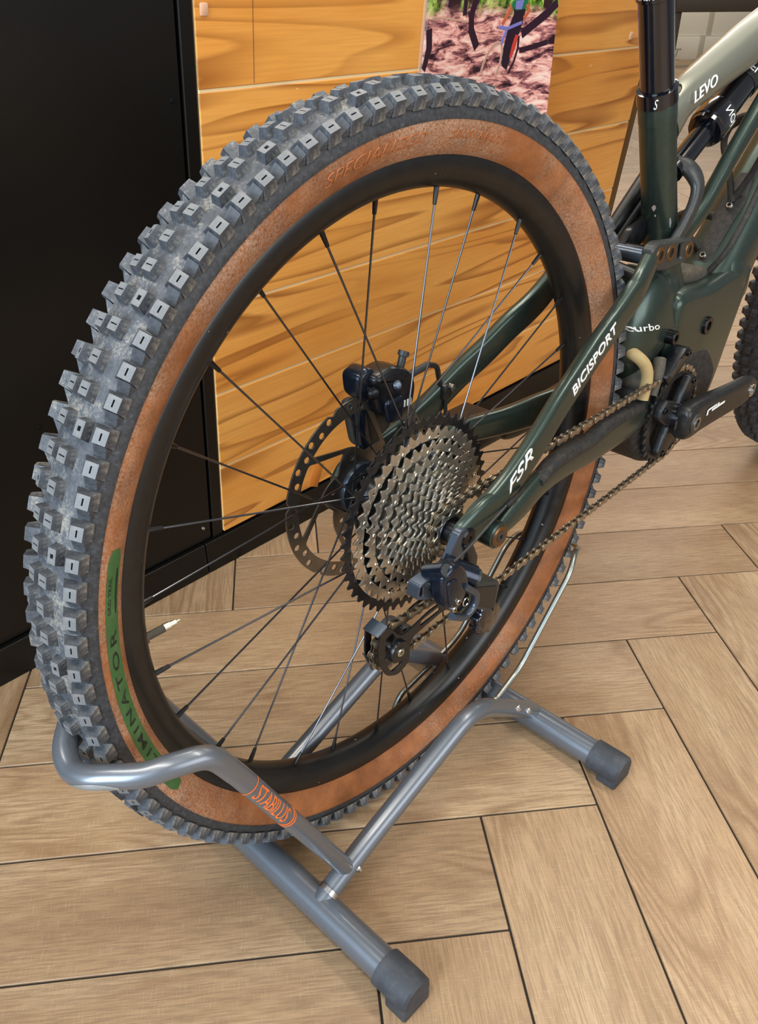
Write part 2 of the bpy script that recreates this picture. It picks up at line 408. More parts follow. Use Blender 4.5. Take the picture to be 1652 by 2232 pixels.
def text_mesh(body, height, shear=0.0, bold=0.0, depth=0.0004, width=None, space=1.0):
    cu = bpy.data.curves.new('tmp', 'FONT'); cu.body = body; cu.size = 1.0; cu.shear = shear; cu.offset = bold; cu.extrude = 0.0
    cu.space_character = space; cu.resolution_u = 3
    o = bpy.data.objects.new('tmp', cu); me = bpy.data.meshes.new_from_object(o); bpy.data.objects.remove(o); bpy.data.curves.remove(cu)
    xs = [v.co.x for v in me.vertices]; ys = [v.co.y for v in me.vertices]
    x0, x1, y0, y1 = min(xs), max(xs), min(ys), max(ys); sy = height/(y1-y0); sx = (width/(x1-x0)) if width else sy
    bm = bmesh.new(); bm.from_mesh(me)
    bmesh.ops.remove_doubles(bm, verts=bm.verts, dist=1e-5)
    for k in range(1, 6): bmesh.ops.bisect_plane(bm, geom=list(bm.verts)+list(bm.edges)+list(bm.faces), plane_co=(0, y0+(y1-y0)*k/6, 0), plane_no=(0, 1, 0))
    nx = max(4, int((x1-x0)/0.3))
    for k in range(1, nx): bmesh.ops.bisect_plane(bm, geom=list(bm.verts)+list(bm.edges)+list(bm.faces), plane_co=(x0+(x1-x0)*k/nx, 0, 0), plane_no=(1, 0, 0))
    r = bmesh.ops.extrude_face_region(bm, geom=list(bm.faces))
    for g in r['geom']:
        if isinstance(g, bmesh.types.BMVert): g.co.z = 1.0
    bmesh.ops.recalc_face_normals(bm, faces=bm.faces)
    for v in bm.verts: v.co = Vector(((v.co.x-x0)*sx, (v.co.y-y0)*sy, v.co.z*depth))
    bm.to_mesh(me); bm.free(); me.materials.clear(); return me, (x1-x0)*sx
def mapped_text(name, body, height, fn, mat, parent, **kw):
    """fn(x, y, d) -> world point"""
    me, wd = text_mesh(body, height, **kw)
    for v in me.vertices: v.co = fn(v.co.x, v.co.y, v.co.z)
    bm = bmesh.new(); bm.from_mesh(me); bmesh.ops.recalc_face_normals(bm, faces=bm.faces); bm.to_mesh(me); bm.free()
    return link(name, me, mat, parent)
def affine_text(name, body, height, origin, ux, uy, mat, parent, **kw):
    ux = Vector(ux).normalized(); uy = Vector(uy); uy = (uy-ux*uy.dot(ux)).normalized(); n = ux.cross(uy); O = Vector(origin)
    return mapped_text(name, body, height, lambda x, y, d: O+ux*x+uy*y+n*d, mat, parent, **kw)
def project(P):
    q = RCAM @ (Vector(P)-CAM)
    if q.z < 0.05: return None
    return (826-1.28+FPX*q.x/q.z, 1116+96.07+FPX*q.y/q.z)

# ================================================================== FLOOR
floor = link('floor', mesh_from('floor', *box_vf(18.0, 12.0, 0.10)), 'grout', None, Matrix.Translation((6.5, 2.5, -0.0525)))
tag(floor, 'herringbone floor of wood-look porcelain planks with dark grout', 'floor', kind='structure')
GW, GYAW, GX, GY, GN = 0.14249649, -0.68958894, 0.60726594, -0.07241995, 6.137
gc, gs = cos(GYAW), sin(GYAW)
def grid(u, v): return Vector((GX+GW*(u*gc+v*gs), GY+GW*(u*gs-v*gc), 0))
def tile_mesh():
    L = GN*GW-0.0026; W_ = GW-0.0026; v, f = box_vf(L, W_, 0.010, 0.0007, 1)
    return mesh_from('tile', v, f, smooth=None)
TILE = tile_mesh(); TILE.materials.append(M['floor_tile'])
tiles = []
for m in range(-16, 17):
    for k in range(-120, 121):
        for kind in (0, 1):
            du, dv = m*(GN+1), m*(GN-1)
            if kind == 0: cu_, cv_ = -k-GN/2+du, k+0.5+dv
            else: cu_, cv_ = -k+0.5+du, k+GN/2+dv
            c = grid(cu_, cv_)
            if not (-2.0 < c.x < 14.6 and -3.0 < c.y < 7.9): continue
            h = GN*GW/2; ax = (Vector((gc, gs, 0)) if kind == 0 else Vector((gs, -gc, 0)))
            vis = False
            for s in (-1, -0.6, -0.2, 0.2, 0.6, 1):
                p = project(c+ax*h*s)
                if p and -260 < p[0] < 1652+260 and -60 < p[1] < 2232+330: vis = True
            p = project(c)
            if c.y > 0.9 and c.x < 1.0: vis = False
            if c.x > 1.6 and not (p and p[0] > 1300): vis = False
            if c.x > 3.0 and not (p and 1330 < p[0] < 1700): vis = False
            if (c-Vector((0.2, -0.1, 0))).length < 0.9: vis = True
            tiles.append(((0 if vis else 100)+(c-Vector((CAM.x, CAM.y, 0))).length, c, GYAW+(0 if kind == 0 else -pi/2)+(random.choice((0, pi)) if vis else 0), kind))
tiles.sort(key=lambda q: q[0])
for d_, c, an, kd in tiles[:295]:
    link('tile', TILE, None, floor, Matrix.Translation((c.x, c.y, -0.005)) @ Matrix.Rotation(an, 4, 'Z'))
for kd in (0, 1):      # the remaining planks, too many or too far to pick apart: one object per laying direction
    rot = Matrix.Rotation(GYAW+(0 if kd == 0 else -pi/2), 4, 'Z'); mb = MB(); v0, f0 = box_vf(GN*GW-0.0026, GW-0.0026, 0.010)
    for d_, c, an, k_ in tiles[295:]:
        if k_ == kd: p = rot.inverted() @ Vector((c.x, c.y, -0.005)); mb.add([q+p for q in v0], f0)
    o = link('distant_tiles', mb.mesh('distant_tiles', None), 'floor_tile', floor, rot); o['kind'] = 'stuff'

# ================================================================== COUNTER (front leans out towards its top)
CO = Vector((0, 0.500, 0.062)); EX = Vector((1, 0.020, 0)).normalized(); ES = Vector((0, -0.115, 1)).normalized(); EN = ES.cross(EX).normalized()
if EN.y > 0: EN = -EN
# local frame: x along the counter, y into it (away from camera), z up the slope
CM = Matrix.Translation(CO) @ Matrix((EX, -EN, ES)).transposed().to_4x4()
def cbox(name, x0, x1, d0, d1, s0, s1, mat, parent, bev=0.0012, label=None):
    v, f = box_vf(x1-x0, d1-d0, s1-s0, bev, 1)
    return link(name, mesh_from(name, v, f, smooth=None), mat, parent, CM @ Matrix.Translation(((x0+x1)/2, (d0+d1)/2, (s0+s1)/2)), label)
counter = thing('shop_counter', (0, 0.6, 0), 'black shop counter with a varnished pine plank panel on its leaning front', 'counter')
cbox('body', -1.60, 1.232, 0.022, 0.55, 0.0, 1.02, 'counter_black', counter)
cbox('side_panel', -1.60, 0.0955, 0.004, 0.022, -0.004, 1.02, 'counter_black', counter, 0.0025)
cbox('corner_post', 0.0975, 0.1165, 0.002, 0.022, -0.004, 1.02, 'counter_black', counter)
cbox('edge_strip', 1.196, 1.232, 0.006, 0.024, 0.0, 1.02, 'bronze_trim', counter, label='bronze brown edge strip')
def pl(name, x0, x1, y0, y1, z0, z1, mat, parent):
    v, f = box_vf(x1-x0, y1-y0, z1-z0, 0.001, 1); o = link(name, mesh_from(name, v, f, smooth=None), mat, parent, Matrix.Translation(((x0+x1)/2, (y0+y1)/2+0.02*(x0+x1)/2, (z0+z1)/2)) @ Matrix.Rotation(0.02, 4, 'Z')); return o
pl('plinth', -1.60, 0.0745, 0.4975, 0.60, 0.0, 0.058, 'counter_black', counter)
pl('plinth', 0.0760, 1.23, 0.4975, 0.60, 0.0, 0.058, 'counter_black', counter)
cbox('backing_board', 0.118, 1.196, 0.0018, 0.022, 0.002, 1.02, 'pine_raw', counter, label='pale raw pine seen in the plank joints')
zs = [0.0, 0.127, 0.254, 0.385, 0.516, 0.648, 0.780, 0.912, 1.02]
for a_, b_ in zip(zs, zs[1:]):
    cbox('plank', 0.1175, 1.1955, 0.0, 0.0020, a_+0.0017, b_-0.0017, 'pine', counter, 0.0009)
for x_, s_ in ((0.1300, 0.727), (1.118, 0.668), (0.1300, 0.90)):
    v, f = box_vf(0.011, 0.004, 0.013, 0.002)
    link('screw_plug', mesh_from('screw_plug', v, f), 'screw_white', counter, CM @ Matrix.Translation((x_, -0.0006, s_)))
for x_, s_ in ((0.083, 0.64), (0.079, 0.025), (-0.15, 0.30), (0.083, 0.33), (-0.02, 0.42)):
    me = mesh_from('screw', *lathe_vf([(0, 0), (0.0026, 0.0), (0.0032, 0.002), (0.0032, 0.006)], (0, 0), 14))
    link('screw', me, 'bolt_black' if s_ > 0.1 else 'bolt_steel', counter, CM @ Matrix.Translation((x_, 0.002, s_)))
cbox('pencil_line', 0.2000, 0.2007, -0.0003, 0.001, 0.651, 0.779, 'pencil', counter, 0)

# ---- poster on the planks
poster = thing('poster', CM @ Vector((0.67, 0, 0.545)), 'glossy photo poster of a mountain biker on a forest trail', 'poster')
PX0, PX1, PS0, PS1 = 0.512, 0.822, 0.545, 0.86
def poster_d(a, b):   # a 0..1 across, b 0..1 up: lifts off the planks at the lower right
    return -0.0012-0.030*max(0, a-0.45)**2*max(0.0, 1-b)**1.2*3.3-0.004*a*a
def grid_mesh(name, x0, x1, s0, s1, fn, nx=24, nz=24):
    v = []; f = []
    for layer in (0, 1):
        for j in range(nz+1):
            for i in range(nx+1):
                a, b = i/nx, j/nz; v.append(Vector((x0+(x1-x0)*a, fn(a, b)-(0 if layer else 0.0004), s0+(s1-s0)*b)))
    N = (nx+1)*(nz+1)
    for j in range(nz):
        for i in range(nx):
            q = j*(nx+1)+i; f.append((q, q+1, q+nx+2, q+nx+1)); f.append((N+q, N+q+nx+1, N+q+nx+2, N+q+1))
    for i in range(nx): f.append((i, N+i, N+i+1, i+1)); k = nz*(nx+1)+i; f.append((k, k+1, N+k+1, N+k))
    for j in range(nz):
        k = j*(nx+1); f.append((k, k+nx+1, N+k+nx+1, N+k)); k += nx; f.append((k, N+k, N+k+nx+1, k+nx+1))
    return mesh_from(name, v, f, smooth=40)
sheet = grid_mesh('sheet', 0, PX1-PX0, 0, PS1-PS0, poster_d)
link('sheet', sheet, 'poster_print', poster, CM @ Matrix.Translation((PX0, 0, PS0)))
def pprint(name, pts, mat, lift=0.0006):
    """flat printed shape on the poster, points given as fractions of the sheet"""
    pts = [(min(max(a, 0.002), 0.998), b) for a, b in pts]; v = []; n = len(pts)
    for a, b in pts: v.append(Vector((PX0+(PX1-PX0)*a, poster_d(a, b)-0.0004-lift, PS0+(PS1-PS0)*b)))
    for a, b in pts: v.append(Vector((PX0+(PX1-PX0)*a, poster_d(a, b)-0.0003, PS0+(PS1-PS0)*b)))
    f = [tuple(range(n)), tuple(range(2*n-1, n-1, -1))]+[(i, (i+1) % n, n+(i+1) % n, n+i) for i in range(n)]
    return link(name, mesh_from(name, v, f, smooth=None), mat, poster, CM)
def pstrip(name, line, wd, mat, lift=0.0006):
    """printed stroke"""
    L = []; Rr = []
    for i, (a, b) in enumerate(line):
        p, q = line[max(i-1, 0)], line[min(i+1, len(line)-1)]; dx, dz = q[0]-p[0], q[1]-p[1]; l = hypot(dx, dz) or 1
        L.append((a-dz/l*wd, b+dx/l*wd)); Rr.append((a+dz/l*wd, b-dx/l*wd))
    return pprint(name, L+Rr[::-1], mat, lift)
def pc(*pts): return [((x-195)/745.0, 0.60-0.000667*y) for x, y in pts]
pstrip('printed_trunk', pc((470, -400), (462, 0), (440, 110), (450, 200), (495, 310)), 0.020, 'poster_trunk')
pstrip('printed_trunk', pc((395, -400), (400, 0), (402, 110)), 0.014, 'poster_trunk')
pstrip('printed_trunk', pc((318, -400), (318, 0), (312, 60)), 0.012, 'poster_trunk')
pstrip('printed_shadow', pc((935, 40), (880, 110), (810, 180), (750, 240)), 0.020, 'poster_trunk')
pstrip('printed_shadow', pc((900, 295), (820, 325), (750, 345)), 0.012, 'poster_trunk')
pstrip('printed_shadow', pc((215, 180), (225, 290), (200, 420)), 0.020, 'poster_trunk')
pstrip('printed_log', pc((228, 112), (300, 122), (425, 148)), 0.004, 'poster_tan')
pstrip('printed_wheel', pc((540, 480), (548, 420), (565, 355), (590, 305), (620, 285), (640, 292), (650, 340), (648, 420), (630, 500)), 0.007, 'poster_tan', 0.0008)
pstrip('printed_wheel', pc((735, 250), (738, 330), (725, 420), (705, 480)), 0.006, 'poster_trunk', 0.0008)
pprint('printed_rider', pc((680, 40), (690, 110), (668, 200), (655, 330), (660, 440), (690, 470), (712, 330), (738, 210), (752, 100), (745, 30)), 'poster_dark', 0.0007)
pstrip('printed_arm', pc((668, 60), (655, 110), (628, 172)), 0.010, 'poster_skin', 0.0009)
pstrip('printed_arm', pc((756, 50), (774, 92), (748, 140)), 0.010, 'poster_skin', 0.0009)
pprint('printed_leg', pc((715, 240), (732, 248), (722, 330), (706, 396), (696, 390), (702, 310)), 'poster_red', 0.0009)
pstrip('printed_handlebar', pc((612, 190), (665, 200), (740, 165)), 0.007, 'poster_blue', 0.0010)
pstrip('printed_fork', pc((662, 200), (645, 260), (640, 300)), 0.007, 'poster_blue', 0.0010)
pprint('printed_shirt', pc((672, 30), (668, 68), (700, 90), (745, 80), (764, 50), (752, 10)), 'poster_green', 0.0009)
pprint('printed_shirt', pc((690, 30), (692, 80), (728, 84), (736, 26)), 'poster_blue', 0.0010)
pprint('printed_helmet', pc((690, -60), (692, 8), (718, 12), (728, -10), (722, -60)), 'poster_red', 0.0011)
film = link('clear_cover', grid_mesh('clear_cover', 0, 0.012, 0, PS1-PS0-0.02, lambda a, b: -0.0010, 2, 8), 'clear_film', poster, CM @ Matrix.Translation((PX0-0.0075, -0.0004, PS0+0.01)), label='clear film edge along the poster side')
# ================================================================== FAR BACKGROUND
wall = link('wall_back', mesh_from('wall_back', *box_vf(0.15, 10.0, 2.8, 0.0)), 'wall_paint', None, Matrix.Translation((14.2, 3.5, 1.4)) @ Matrix.Rotation(0.0, 4, 'Z'))
tag(wall, 'plain off-white shop wall far behind the cartons', 'wall', kind='structure')
def carton(name, c, size, rz, label):
    t_ = thing(name, c, label, 'box', None)
    mw = Matrix.Translation(Vector(c)+Vector((0, 0, size[2]/2))) @ Matrix.Rotation(rz, 4, 'Z')
    v, f = box_vf(*size, 0.004); link('carton', mesh_from('carton', v, f), 'carton_white', t_, mw)
    v, f = box_vf(size[0]+0.002, 0.07, size[2]+0.002, 0.001); link('tape', mesh_from('tape', v, f), 'carton_tape', t_, mw)
    v, f = box_vf(0.07, size[1]+0.002, size[2]+0.002, 0.001); link('tape', mesh_from('tape', v, f), 'carton_tape', t_, mw)
    return t_, mw
ax_f = Vector((0.70, -0.715, 0))    # screen-right on the ground
base = Vector((11.3, 5.45, 0)); fw = Vector((0.715, 0.70, 0))
rz_ = atan2(ax_f.y, ax_f.x)
c1, mw1 = carton('carton_box', base+ax_f*0.30+fw*0.3, (1.5, 0.6, 0.26), rz_, 'white cardboard carton with OUT printed on it, lying on the floor')
affine_text('printed_word', 'OUT', 0.10, mw1 @ Vector((-0.56, -0.302, -0.10)), ax_f, (0, 0, 1), 'carton_ink', c1, shear=0.3, bold=0.01)
c2, mw2 = carton('carton_box', base+ax_f*0.38+fw*0.32+Vector((0, 0, 0.263)), (1.4, 0.55, 0.40), rz_, 'plain white cardboard carton stacked on top of the printed one')
bench = thing('wooden_bench', base+ax_f*0.4-fw*1.2, 'dark brown wooden bench standing in front of the white cartons', 'bench')
bw = Matrix.Translation(base+ax_f*0.55-fw*1.2) @ Matrix.Rotation(rz_, 4, 'Z')
v, f = box_vf(2.2, 0.35, 0.22, 0.01); link('bench_top', mesh_from('bench_top', v, f), 'shelf_dark', bench, bw @ Matrix.Translation((0, 0, 0.665)))
for sx_ in (-1.05, 1.05):
    v, f = box_vf(0.08, 0.3, 0.56, 0.005); link('leg', mesh_from('leg', v, f), 'shelf_dark', bench, bw @ Matrix.Translation((sx_, 0, 0.28)))

# ================================================================== BIKE STAND
SY = -0.025
stand = thing('bike_stand', (-0.02, SY, 0), 'grey tubular steel floor stand holding the bicycle rear wheel', 'bike stand')
for x_, bz in ((-0.213, 0.0255), (0.163, 0.0198)):
    tube('base_tube', [(x_, SY-0.172, bz), (x_, SY+0.172, bz)], 0.0168, 'stand_grey', stand, 28)
    for sg in (-1, 1):
        ye = SY+sg*0.158
        v, f = tube_vf([(x_, ye, bz), (x_, ye+sg*0.030, bz), (x_, ye+sg*0.040, bz), (x_, ye+sg*0.0425, bz)], [0.0198, 0.0198, 0.0190, 0.0165], 28)
        mb = MB().add(v, f)
        v2, f2 = box_vf(0.036, 0.026, 0.024, 0.002); mb.add([q+Vector((x_, ye+sg*0.0290, 0.0120)) for q in v2], f2)
        o = link('rubber_foot', mb.mesh('rubber_foot'), 'rubber_cap', stand)
NSY, FSY = -0.091, 0.0445
for y_ in (NSY, FSY):
    tube('side_tube', fillet([(-0.213, y_, 0.032), (-0.150, y_, 0.062), (0.030, y_, 0.134), (0.105, y_, 0.078), (0.161, y_, 0.032)], 0.035, 8), 0.0112, 'stand_grey', stand, 20)
    for p in ((-0.190, 0.0475), ):
        v, f = tube_vf([(-0.2040, y_, 0.0385), (-0.1990, y_, 0.0405)], [0.0132, 0.0118], 20); link('weld_bead', mesh_from('weld_bead', v, f), 'steel_edge', stand)
hoop = [(-0.177, NSY, 0.055), (-0.2855, NSY, 0.292), (-0.306, NSY+0.001, 0.328), (-0.330, NSY+0.008, 0.335), (-0.350, NSY+0.018, 0.333), (-0.368, NSY+0.036, 0.331), (-0.3790, -0.040, 0.328), (-0.3830, SY+0.002, 0.325)]
hoop += [(x_, FSY+(NSY-y_)*1.0, z_) for x_, y_, z_ in hoop[-2::-1]]
hp = [Vector(hoop[0]), Vector((-0.2, NSY, 0.1054)), Vector((-0.24, NSY, 0.193))]+spline(hoop[1:-1], 6)+[Vector((-0.24, FSY, 0.193)), Vector((-0.2, FSY, 0.1054)), Vector(hoop[-1])]
tube('wheel_hoop', hp, 0.0095, 'stand_grey', stand, 22)
# orange lettering wrapped on the near arm of the hoop
A0 = Vector((-0.2800, NSY, 0.2800)); A1 = Vector((-0.2090, NSY, 0.1252)); ad = (A1-A0).normalized(); an_ = Vector((ad.z, 0, -ad.x))
if an_.z < 0: an_ = -an_
vn = (CAM-(A0+A1)/2); vn = (vn-ad*vn.dot(ad)).normalized(); vb = ad.cross(vn); vb = vb if vb.z > 0 else -vb
def on_arm(x, y, d):
    th = (y-0.008)/0.0096; return A0+ad*x+(vn*cos(th)+vb*sin(th))*(0.0096+d)
mapped_text('orange_lettering', 'STABILUS', 0.0150, lambda x, y, d: on_arm(x+0.012, y+0.0005, d), 'orange_print', stand, width=0.063, depth=0.0002, bold=0.0)
def arm_ring(a_, w_, name='orange_stripe'):
    v = []; f = []; n = 20
    for i in range(n+1):
        th = -1.25+2.5*i/n; bow = 0.006*cos(th)
        for k, (dx, d) in enumerate(((0, 0.0001), (w_, 0.0001), (w_, 0.0003), (0, 0.0003))):
            v.append(A0+ad*(a_+dx+bow*(1 if a_ > 0.03 else -0.4))+(vn*cos(th)+vb*sin(th))*(0.0096+d))
    for i in range(n):
        for k in range(4): f.append((i*4+k, i*4+(k+1) % 4, i*4+4+(k+1) % 4, i*4+4+k))
    link(name, mesh_from(name, v, f), 'orange_print', stand)
arm_ring(0.006, 0.0012); arm_ring(0.077, 0.0018); arm_ring(0.081, 0.0018)
# worn bare patch at the back of the hoop
bp = [k for k, p in enumerate(hp) if p.x < -0.36 and -0.064 < p.y < -0.030]; v = []; f = []; nb_ = len(bp)
for q, k in enumerate(bp):
    tg = (hp[k+1]-hp[k-1]).normalized(); n0 = Vector((-1, -0.55, 0.1)); n0 = (n0-tg*n0.dot(tg)).normalized(); b0 = tg.cross(n0); b0 = b0 if b0.z > 0 else -b0
    u = q/max(1, nb_-1); wd = 0.35+0.75*sin(pi*u)
    for m in range(7): th = -0.35+wd*(-0.5+m/6); v.append(hp[k]+(n0*cos(th)+b0*sin(th))*0.0097)
for q in range(nb_-1):
    for m in range(6): f.append((q*7+m, q*7+m+1, q*7+m+8, q*7+m+7))
link('worn_patch', mesh_from('worn_patch', v, f, 60), 'silver_worn', stand, label='bare metal where the paint has worn off')
# zinc wire wheel guide
wg = [(0.040, 0.042, 0.030), (0.052, 0.042, 0.048), (0.168, 0.042, 0.074), (0.262, 0.042, 0.180), (0.292, 0.042, 0.187), (0.332, 0.028, 0.170), (0.356, 0.0, 0.160), (0.338, -0.026, 0.168), (0.288, -0.048, 0.200), (0.262, -0.060, 0.186), (0.168, -0.060, 0.082), (0.096, -0.068, 0.068), (0.075, -0.088, 0.100)]
tube('wire_guide', fillet(wg, 0.022, 7), 0.0038, 'zinc_wire', stand, 14)
def ball_bolt(p, r, name='bolt', mat='bolt_steel', parent=None, nrm=None, socket=False):
    nrm = (Vector(nrm) if nrm else (CAM-Vector(p))).normalized(); q = nrm.to_track_quat('Z', 'Y').to_matrix().to_4x4()
    pr = [(0, r*0.7), (r*0.6, r*0.62), (r, r*0.2), (r, -r)]
    if socket: pr = [(0, -r*0.2), (r*0.48, -r*0.2), (r*0.48, r*0.6), (r*0.75, r*0.6), (r, r*0.2), (r, -r)]
    v, f = lathe_vf([(a, b) for a, b in pr], (0, 0), 12); v = [Vector((x.x, x.z, x.y)) for x in v]
    link(name, mesh_from(name, v, f, merge=1e-6), mat, parent, Matrix.Translation(Vector(p)) @ q)
ball_bolt((-0.168, NSY-0.0105, 0.052), 0.0040, parent=stand); ball_bolt((0.108, NSY-0.009, 0.081), 0.0045, parent=stand); ball_bolt((0.132, NSY-0.010, 0.060), 0.0045, parent=stand); ball_bolt((0.074, NSY+0.002, 0.113), 0.0035, parent=stand)

# ================================================================== BICYCLE
bike = thing('mountain_bike', (0.55, 0, 0), 'dark green full suspension electric mountain bike with tan sidewall tyres', 'bicycle')
HZ = 0.376; HUB = (0.0, HZ)
# ---------------- rear tyre
tread_prof = [(0.3465, -0.0303), (0.3500, -0.0298), (0.3545, -0.0280), (0.3595, -0.0245), (0.3640, -0.0185), (0.3664, -0.0110), (0.3672, 0.0)]
tread_prof = tread_prof+[(r, -y) for r, y in tread_prof[-2::-1]]
tyre = lathe('rear_tyre', tread_prof, HUB, 'tyre_rubber', bike, 200, label='knobbly black tread of the rear tyre')
SIDE = [(0.3185, 0.0150), (0.3200, 0.0175), (0.3240, 0.0215), (0.3290, 0.0252), (0.3340, 0.0280), (0.3390, 0.0297), (0.3430, 0.0303), (0.3470, 0.0304)]
def side_y(r):
    for (r0, y0), (r1, y1) in zip(SIDE, SIDE[1:]):
        if r0 <= r <= r1: return y0+(y1-y0)*(r-r0)/(r1-r0)
    return SIDE[0][1] if r < SIDE[0][0] else SIDE[-1][1]
lathe('tan_sidewall', [(r, -y) for r, y in SIDE], HUB, 'tyre_tan', tyre, 200, 'dusty tan sidewall')
lathe('tan_sidewall', SIDE, HUB, 'tyre_tan', tyre, 200)
lathe('tread_skirt', [(0.3455, -0.0308), (0.3475, -0.0312), (0.3520, -0.0303), (0.3560, -0.0284), (0.3560, -0.0270), (0.3470, -0.0298)], HUB, 'tyre_side', tyre, 200)
lathe('tread_skirt', [(0.3455, 0.0308), (0.3475, 0.0312), (0.3520, 0.0303), (0.3560, 0.0284), (0.3560, 0.0270), (0.3470, 0.0298)], HUB, 'tyre_side', tyre, 200)
def knob_vf(bl, bw_, tl, tw, h, slot=None, lead=0.0, sx=0.0):
    """block: length along t (x), width (y), height z; slot (len along y, width along x, depth)"""
    v = [(-bl/2, -bw_/2, 0), (bl/2, -bw_/2, 0), (bl/2, bw_/2, 0), (-bl/2, bw_/2, 0)]
    v += [(-tl/2-lead, -tw/2+sx, h), (tl/2-lead, -tw/2+sx, h), (tl/2-lead, tw/2+sx, h), (-tl/2-lead, tw/2+sx, h)]
    f = [(0, 3, 2, 1), (0, 1, 5, 4), (1, 2, 6, 5), (2, 3, 7, 6), (3, 0, 4, 7)]
    if slot:
        a, b, d = slot; k = len(v); cx = -lead
        v += [(cx-a/2, sx-b/2, h), (cx+a/2, sx-b/2, h), (cx+a/2, sx+b/2, h), (cx-a/2, sx+b/2, h)]
        v += [(cx-a/2, sx-b/2, h-d), (cx+a/2, sx-b/2, h-d), (cx+a/2, sx+b/2, h-d), (cx-a/2, sx+b/2, h-d)]
        f += [(4, 5, k+1, k), (5, 6, k+2, k+1), (6, 7, k+3, k+2), (7, 4, k, k+3), (k, k+1, k+5, k+4), (k+1, k+2, k+6, k+5), (k+2, k+3, k+7, k+6), (k+3, k, k+4, k+7), (k+4, k+5, k+6, k+7)]
    else: f.append((4, 5, 6, 7))
    return [Vector(q) for q in v], f
def knob_side():   # shoulder knob with its slit and a buttress towards the casing
    v, f = knob_vf(0.0128, 0.0160, 0.0098, 0.0088, 0.0100, (0.0050, 0.0011, 0.0025), sx=-0.0006); mb = MB().add(v, f)
    mb.add([(-0.0145, -0.0050, 0.0), (-0.0072, -0.0068, 0.0), (-0.0072, 0.0050, 0.0), (-0.0145, 0.0030, 0.0), (-0.0058, -0.0048, 0.0062), (-0.0058, 0.0035, 0.0070)], [(0, 1, 4), (2, 3, 5), (0, 4, 5, 3), (1, 2, 5, 4), (0, 3, 2, 1)])
    return mesh_from('knob_side', mb.v, mb.f, None)
def knob_mid(): return mesh_from('knob_mid', *knob_vf(0.0140, 0.0108, 0.0088, 0.0088, 0.0080, (0.0009, 0.0060, 0.002), lead=-0.0008), smooth=None)
def knob_trans(): return mesh_from('knob_trans', *knob_vf(0.0150, 0.0090, 0.0112, 0.0070, 0.0080, (0.0032, 0.0026, 0.003)), smooth=None)
KM = {'s': knob_side(), 'm': knob_mid(), 't': knob_trans()}
for m_ in KM.values():
    m_.materials.append(M['tyre_rubber']); m_.materials.append(M['knob_worn'])
    zt = max(v.co.z for v in m_.vertices)
    for p in m_.polygons:
        if min(m_.vertices[i].co.z for i in p.vertices) > zt-0.0003: p.material_index = 1
def knob_mat(c, ang, r, y, tilt, flip=1, yaw=0.0):
    """placed on the tyre: local x along the tread, y towards the tyre's outside, z outwards"""
    er = Vector((cos(ang), 0, sin(ang))); et = Vector((sin(ang), 0, -cos(ang))); sg = -1 if y < 0 else 1
    nz = er*cos(tilt)+Vector((0, sg, 0))*sin(tilt); ny = nz.cross(et)
    R3 = Matrix((et, ny, nz)).transposed()
    if (ny.y > 0) != (sg > 0): pass
    R3 = R3 @ Matrix.Rotation(yaw, 3, 'Z')
    p = Vector((c[0], 0, c[1]))+er*r+Vector((0, y, 0)); return Matrix.Translation(p) @ R3.to_4x4()
NR = 106; stuff = MB(); nk = 0
for i in range(NR):
    ang = radians(116.47)+2*pi*i/NR; dg = math.degrees(ang) % 360; vis = 52 < dg < 262
    items = [('s', 0.3590, -0.0245, radians(38), True), ('s', 0.3590, 0.0245, radians(38), False)]
    if i % 2 == 0: items += [('m', 0.3655, -0.0066, radians(6), vis), ('m', 0.3655, 0.0066, radians(6), vis)]
    else: items += [('t', 0.3645, -0.0132, radians(15), vis), ('m', 0.3655, 0.0042, radians(2), vis)] if i % 4 == 1 else [('m', 0.3655, -0.0042, radians(2), vis), ('t', 0.3645, 0.0132, radians(15), vis)]
    for kd, r, y, tl, v_ in items:
        mw = knob_mat(HUB, ang+random.uniform(-.002, .002), r, y, tl)
        if kd == 's' and y < 0: mw = mw @ Matrix.Rotation(0, 4, 'Z')
        if v_ and nk < 299: link('tread_knob', KM[kd], None, tyre, mw); nk += 1
        else: stuff.addmesh(KM[kd], mw)
o = link('other_tread_knobs', stuff.mesh('other_tread_knobs', None), 'tyre_rubber', tyre); o['kind'] = 'stuff'
